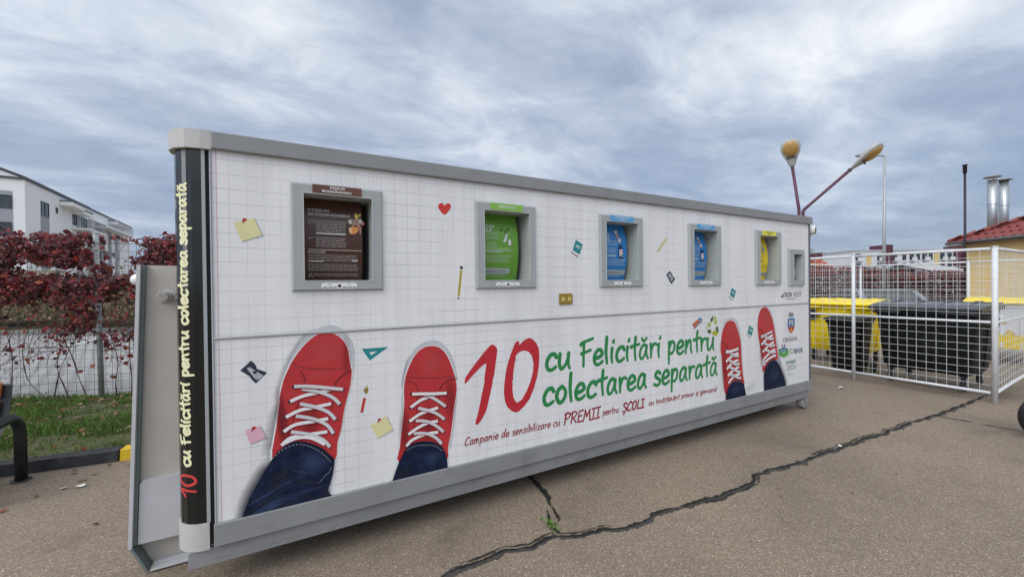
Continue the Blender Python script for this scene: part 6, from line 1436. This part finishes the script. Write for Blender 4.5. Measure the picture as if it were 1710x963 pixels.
# ------------------------------------------------------------------ grass, leaves, litter
rg = random.Random(4); g = MB(); k = 0
GC = [(.09, .20, .03), (.11, .23, .035), (.14, .21, .045), (.17, .18, .06), (.06, .13, .022)]
while k < 21000:
    x = rg.uniform(-5.2, .3); f = fence_pt((x-fpost0.x)/fdir.x); y = rg.uniform(kerb_y(x)+.15, f.y+.15)
    dn = mnoise.noise(Vector((x*1.6, y*1.6, 5)))+.5*mnoise.noise(Vector((x*5, y*5, 9)))
    if dn < -.15 and rg.random() < .85: continue
    z = verge_z(x, y); hgt = rg.uniform(.03, .085)*(1+.7*max(0, dn)); a = rg.uniform(0, 6.3); w_ = rg.uniform(.003, .006); l = hgt*rg.uniform(.2, .9); b_ = rg.uniform(0, 6.3)
    c = jitcol(rg.choice(GC), rg, .3); p = [(x-w_*math.cos(a), y-w_*math.sin(a), z-.005), (x+w_*math.cos(a), y+w_*math.sin(a), z-.005), (x+.5*l*math.cos(b_)+w_*.6*math.cos(a), y+.5*l*math.sin(b_), z+hgt*.65), (x+l*math.cos(b_), y+l*math.sin(b_), z+hgt)]
    for q in p: g.tint[len(g.v)] = c; g.v.append(q)
    g.face((len(g.v)-4, len(g.v)-3, len(g.v)-2, len(g.v)-1), GRASSM); k += 1
tag(g.build('grass'), 'short green grass blades growing on the verge behind the kerb', 'grass', kind='stuff')
g = MB(); LC = [(.24, .11, .06), (.32, .18, .11), (.16, .05, .035), (.36, .25, .16), (.26, .03, .025), (.12, .07, .04)]
for i in range(620):
    x = rg.uniform(-5, .3); f = fence_pt((x-fpost0.x)/fdir.x); y = rg.triangular(kerb_y(x)+.05, f.y+.2, f.y-.1)
    if mnoise.noise(Vector((x*1.6, y*1.6, 5))) > .25 and rg.random() < .7: continue
    leaf(g, Vector((x, y, verge_z(x, y)+.03)), rg.uniform(.03, .075), Vector((rg.uniform(-.5, .5), rg.uniform(-.6, .3), 1)), rg.uniform(0, 6.3), jitcol(rg.choice(LC), rg))
for i in range(36):
    x = rg.uniform(-2.6, -.6); y = kerb_y(x)-rg.expovariate(4)-.02; leaf(g, Vector((x, y, .012)), rg.uniform(.015, .04), Vector((rg.uniform(-.3, .3), rg.uniform(-.3, .3), 1)), rg.uniform(0, 6.3), jitcol(rg.choice(LC), rg))
for i in range(60):
    x = rg.uniform(.5, 8); y = rg.uniform(-2.2, .1); leaf(g, Vector((x, y, .010)), rg.uniform(.008, .022), Vector((rg.uniform(-.3, .3), rg.uniform(-.3, .3), 1)), rg.uniform(0, 6.3), jitcol(rg.choice(LC[:3]+[(.05, .045, .04)]), rg))
tag(g.build('leaf_litter'), 'fallen brown and red leaves scattered on the grass verge and asphalt', 'leaf litter', kind='stuff')
def scrap(px_, py, r_, label, name='paper_scrap'):
    c = ground(px_, py); q = random.Random(int(px_)); n = 9; g = MB()
    V = [(c.x+r_*q.uniform(.6, 1.2)*math.cos(2*math.pi*i/n), c.y+r_*.6*q.uniform(.6, 1.2)*math.sin(2*math.pi*i/n), .006+q.uniform(0, .014)) for i in range(n)]
    g.mesh(V+[(x, y, z+.003) for x, y, z in V], [tuple(range(n-1, -1, -1)), tuple(range(n, 2*n))]+[(i, (i+1) % n, n+(i+1) % n, n+i) for i in range(n)], mat('white_paper', (.72, .72, .70), .7)); tag(g.build(name), label, 'litter')
scrap(134, 813, .035, 'larger white scrap of litter on the asphalt near the bench'); scrap(108, 816, .028, 'flatter white scrap of litter on the asphalt, nearer the bench'); scrap(1404, 648, .055, 'white scrap of litter at the foot of the cage'); scrap(1402, 746, .03, 'tiny white scrap lying in the long asphalt crack')
c = ground(921, 879); g = MB(); st = MB(); wd = thing('weed', 'small green weed growing out of the asphalt crack', 'plant', (c.x, c.y, 0))
for i in range(46):
    a = rg.uniform(0, 6.3); q = abs(rg.gauss(0, .018)); p = Vector((c.x+q*math.cos(a)-.01, c.y+q*math.sin(a)*2.0, rg.uniform(.008, .04)))
    leaf(g, p, rg.uniform(.010, .022), Vector((rg.uniform(-.6, .6), rg.uniform(-.8, .2), 1)), rg.uniform(0, 6.3), jitcol(rg.choice(((.10, .20, .03), (.16, .26, .05), (.06, .13, .02))), rg), GRASSM)
    if i % 4 == 0: st.tube([(c.x, c.y, .002), tuple(p)], .002, mat('weed_stem', (.08, .14, .03), .7), 4, False)
g.build('leaves', wd); st.build('stems', wd)
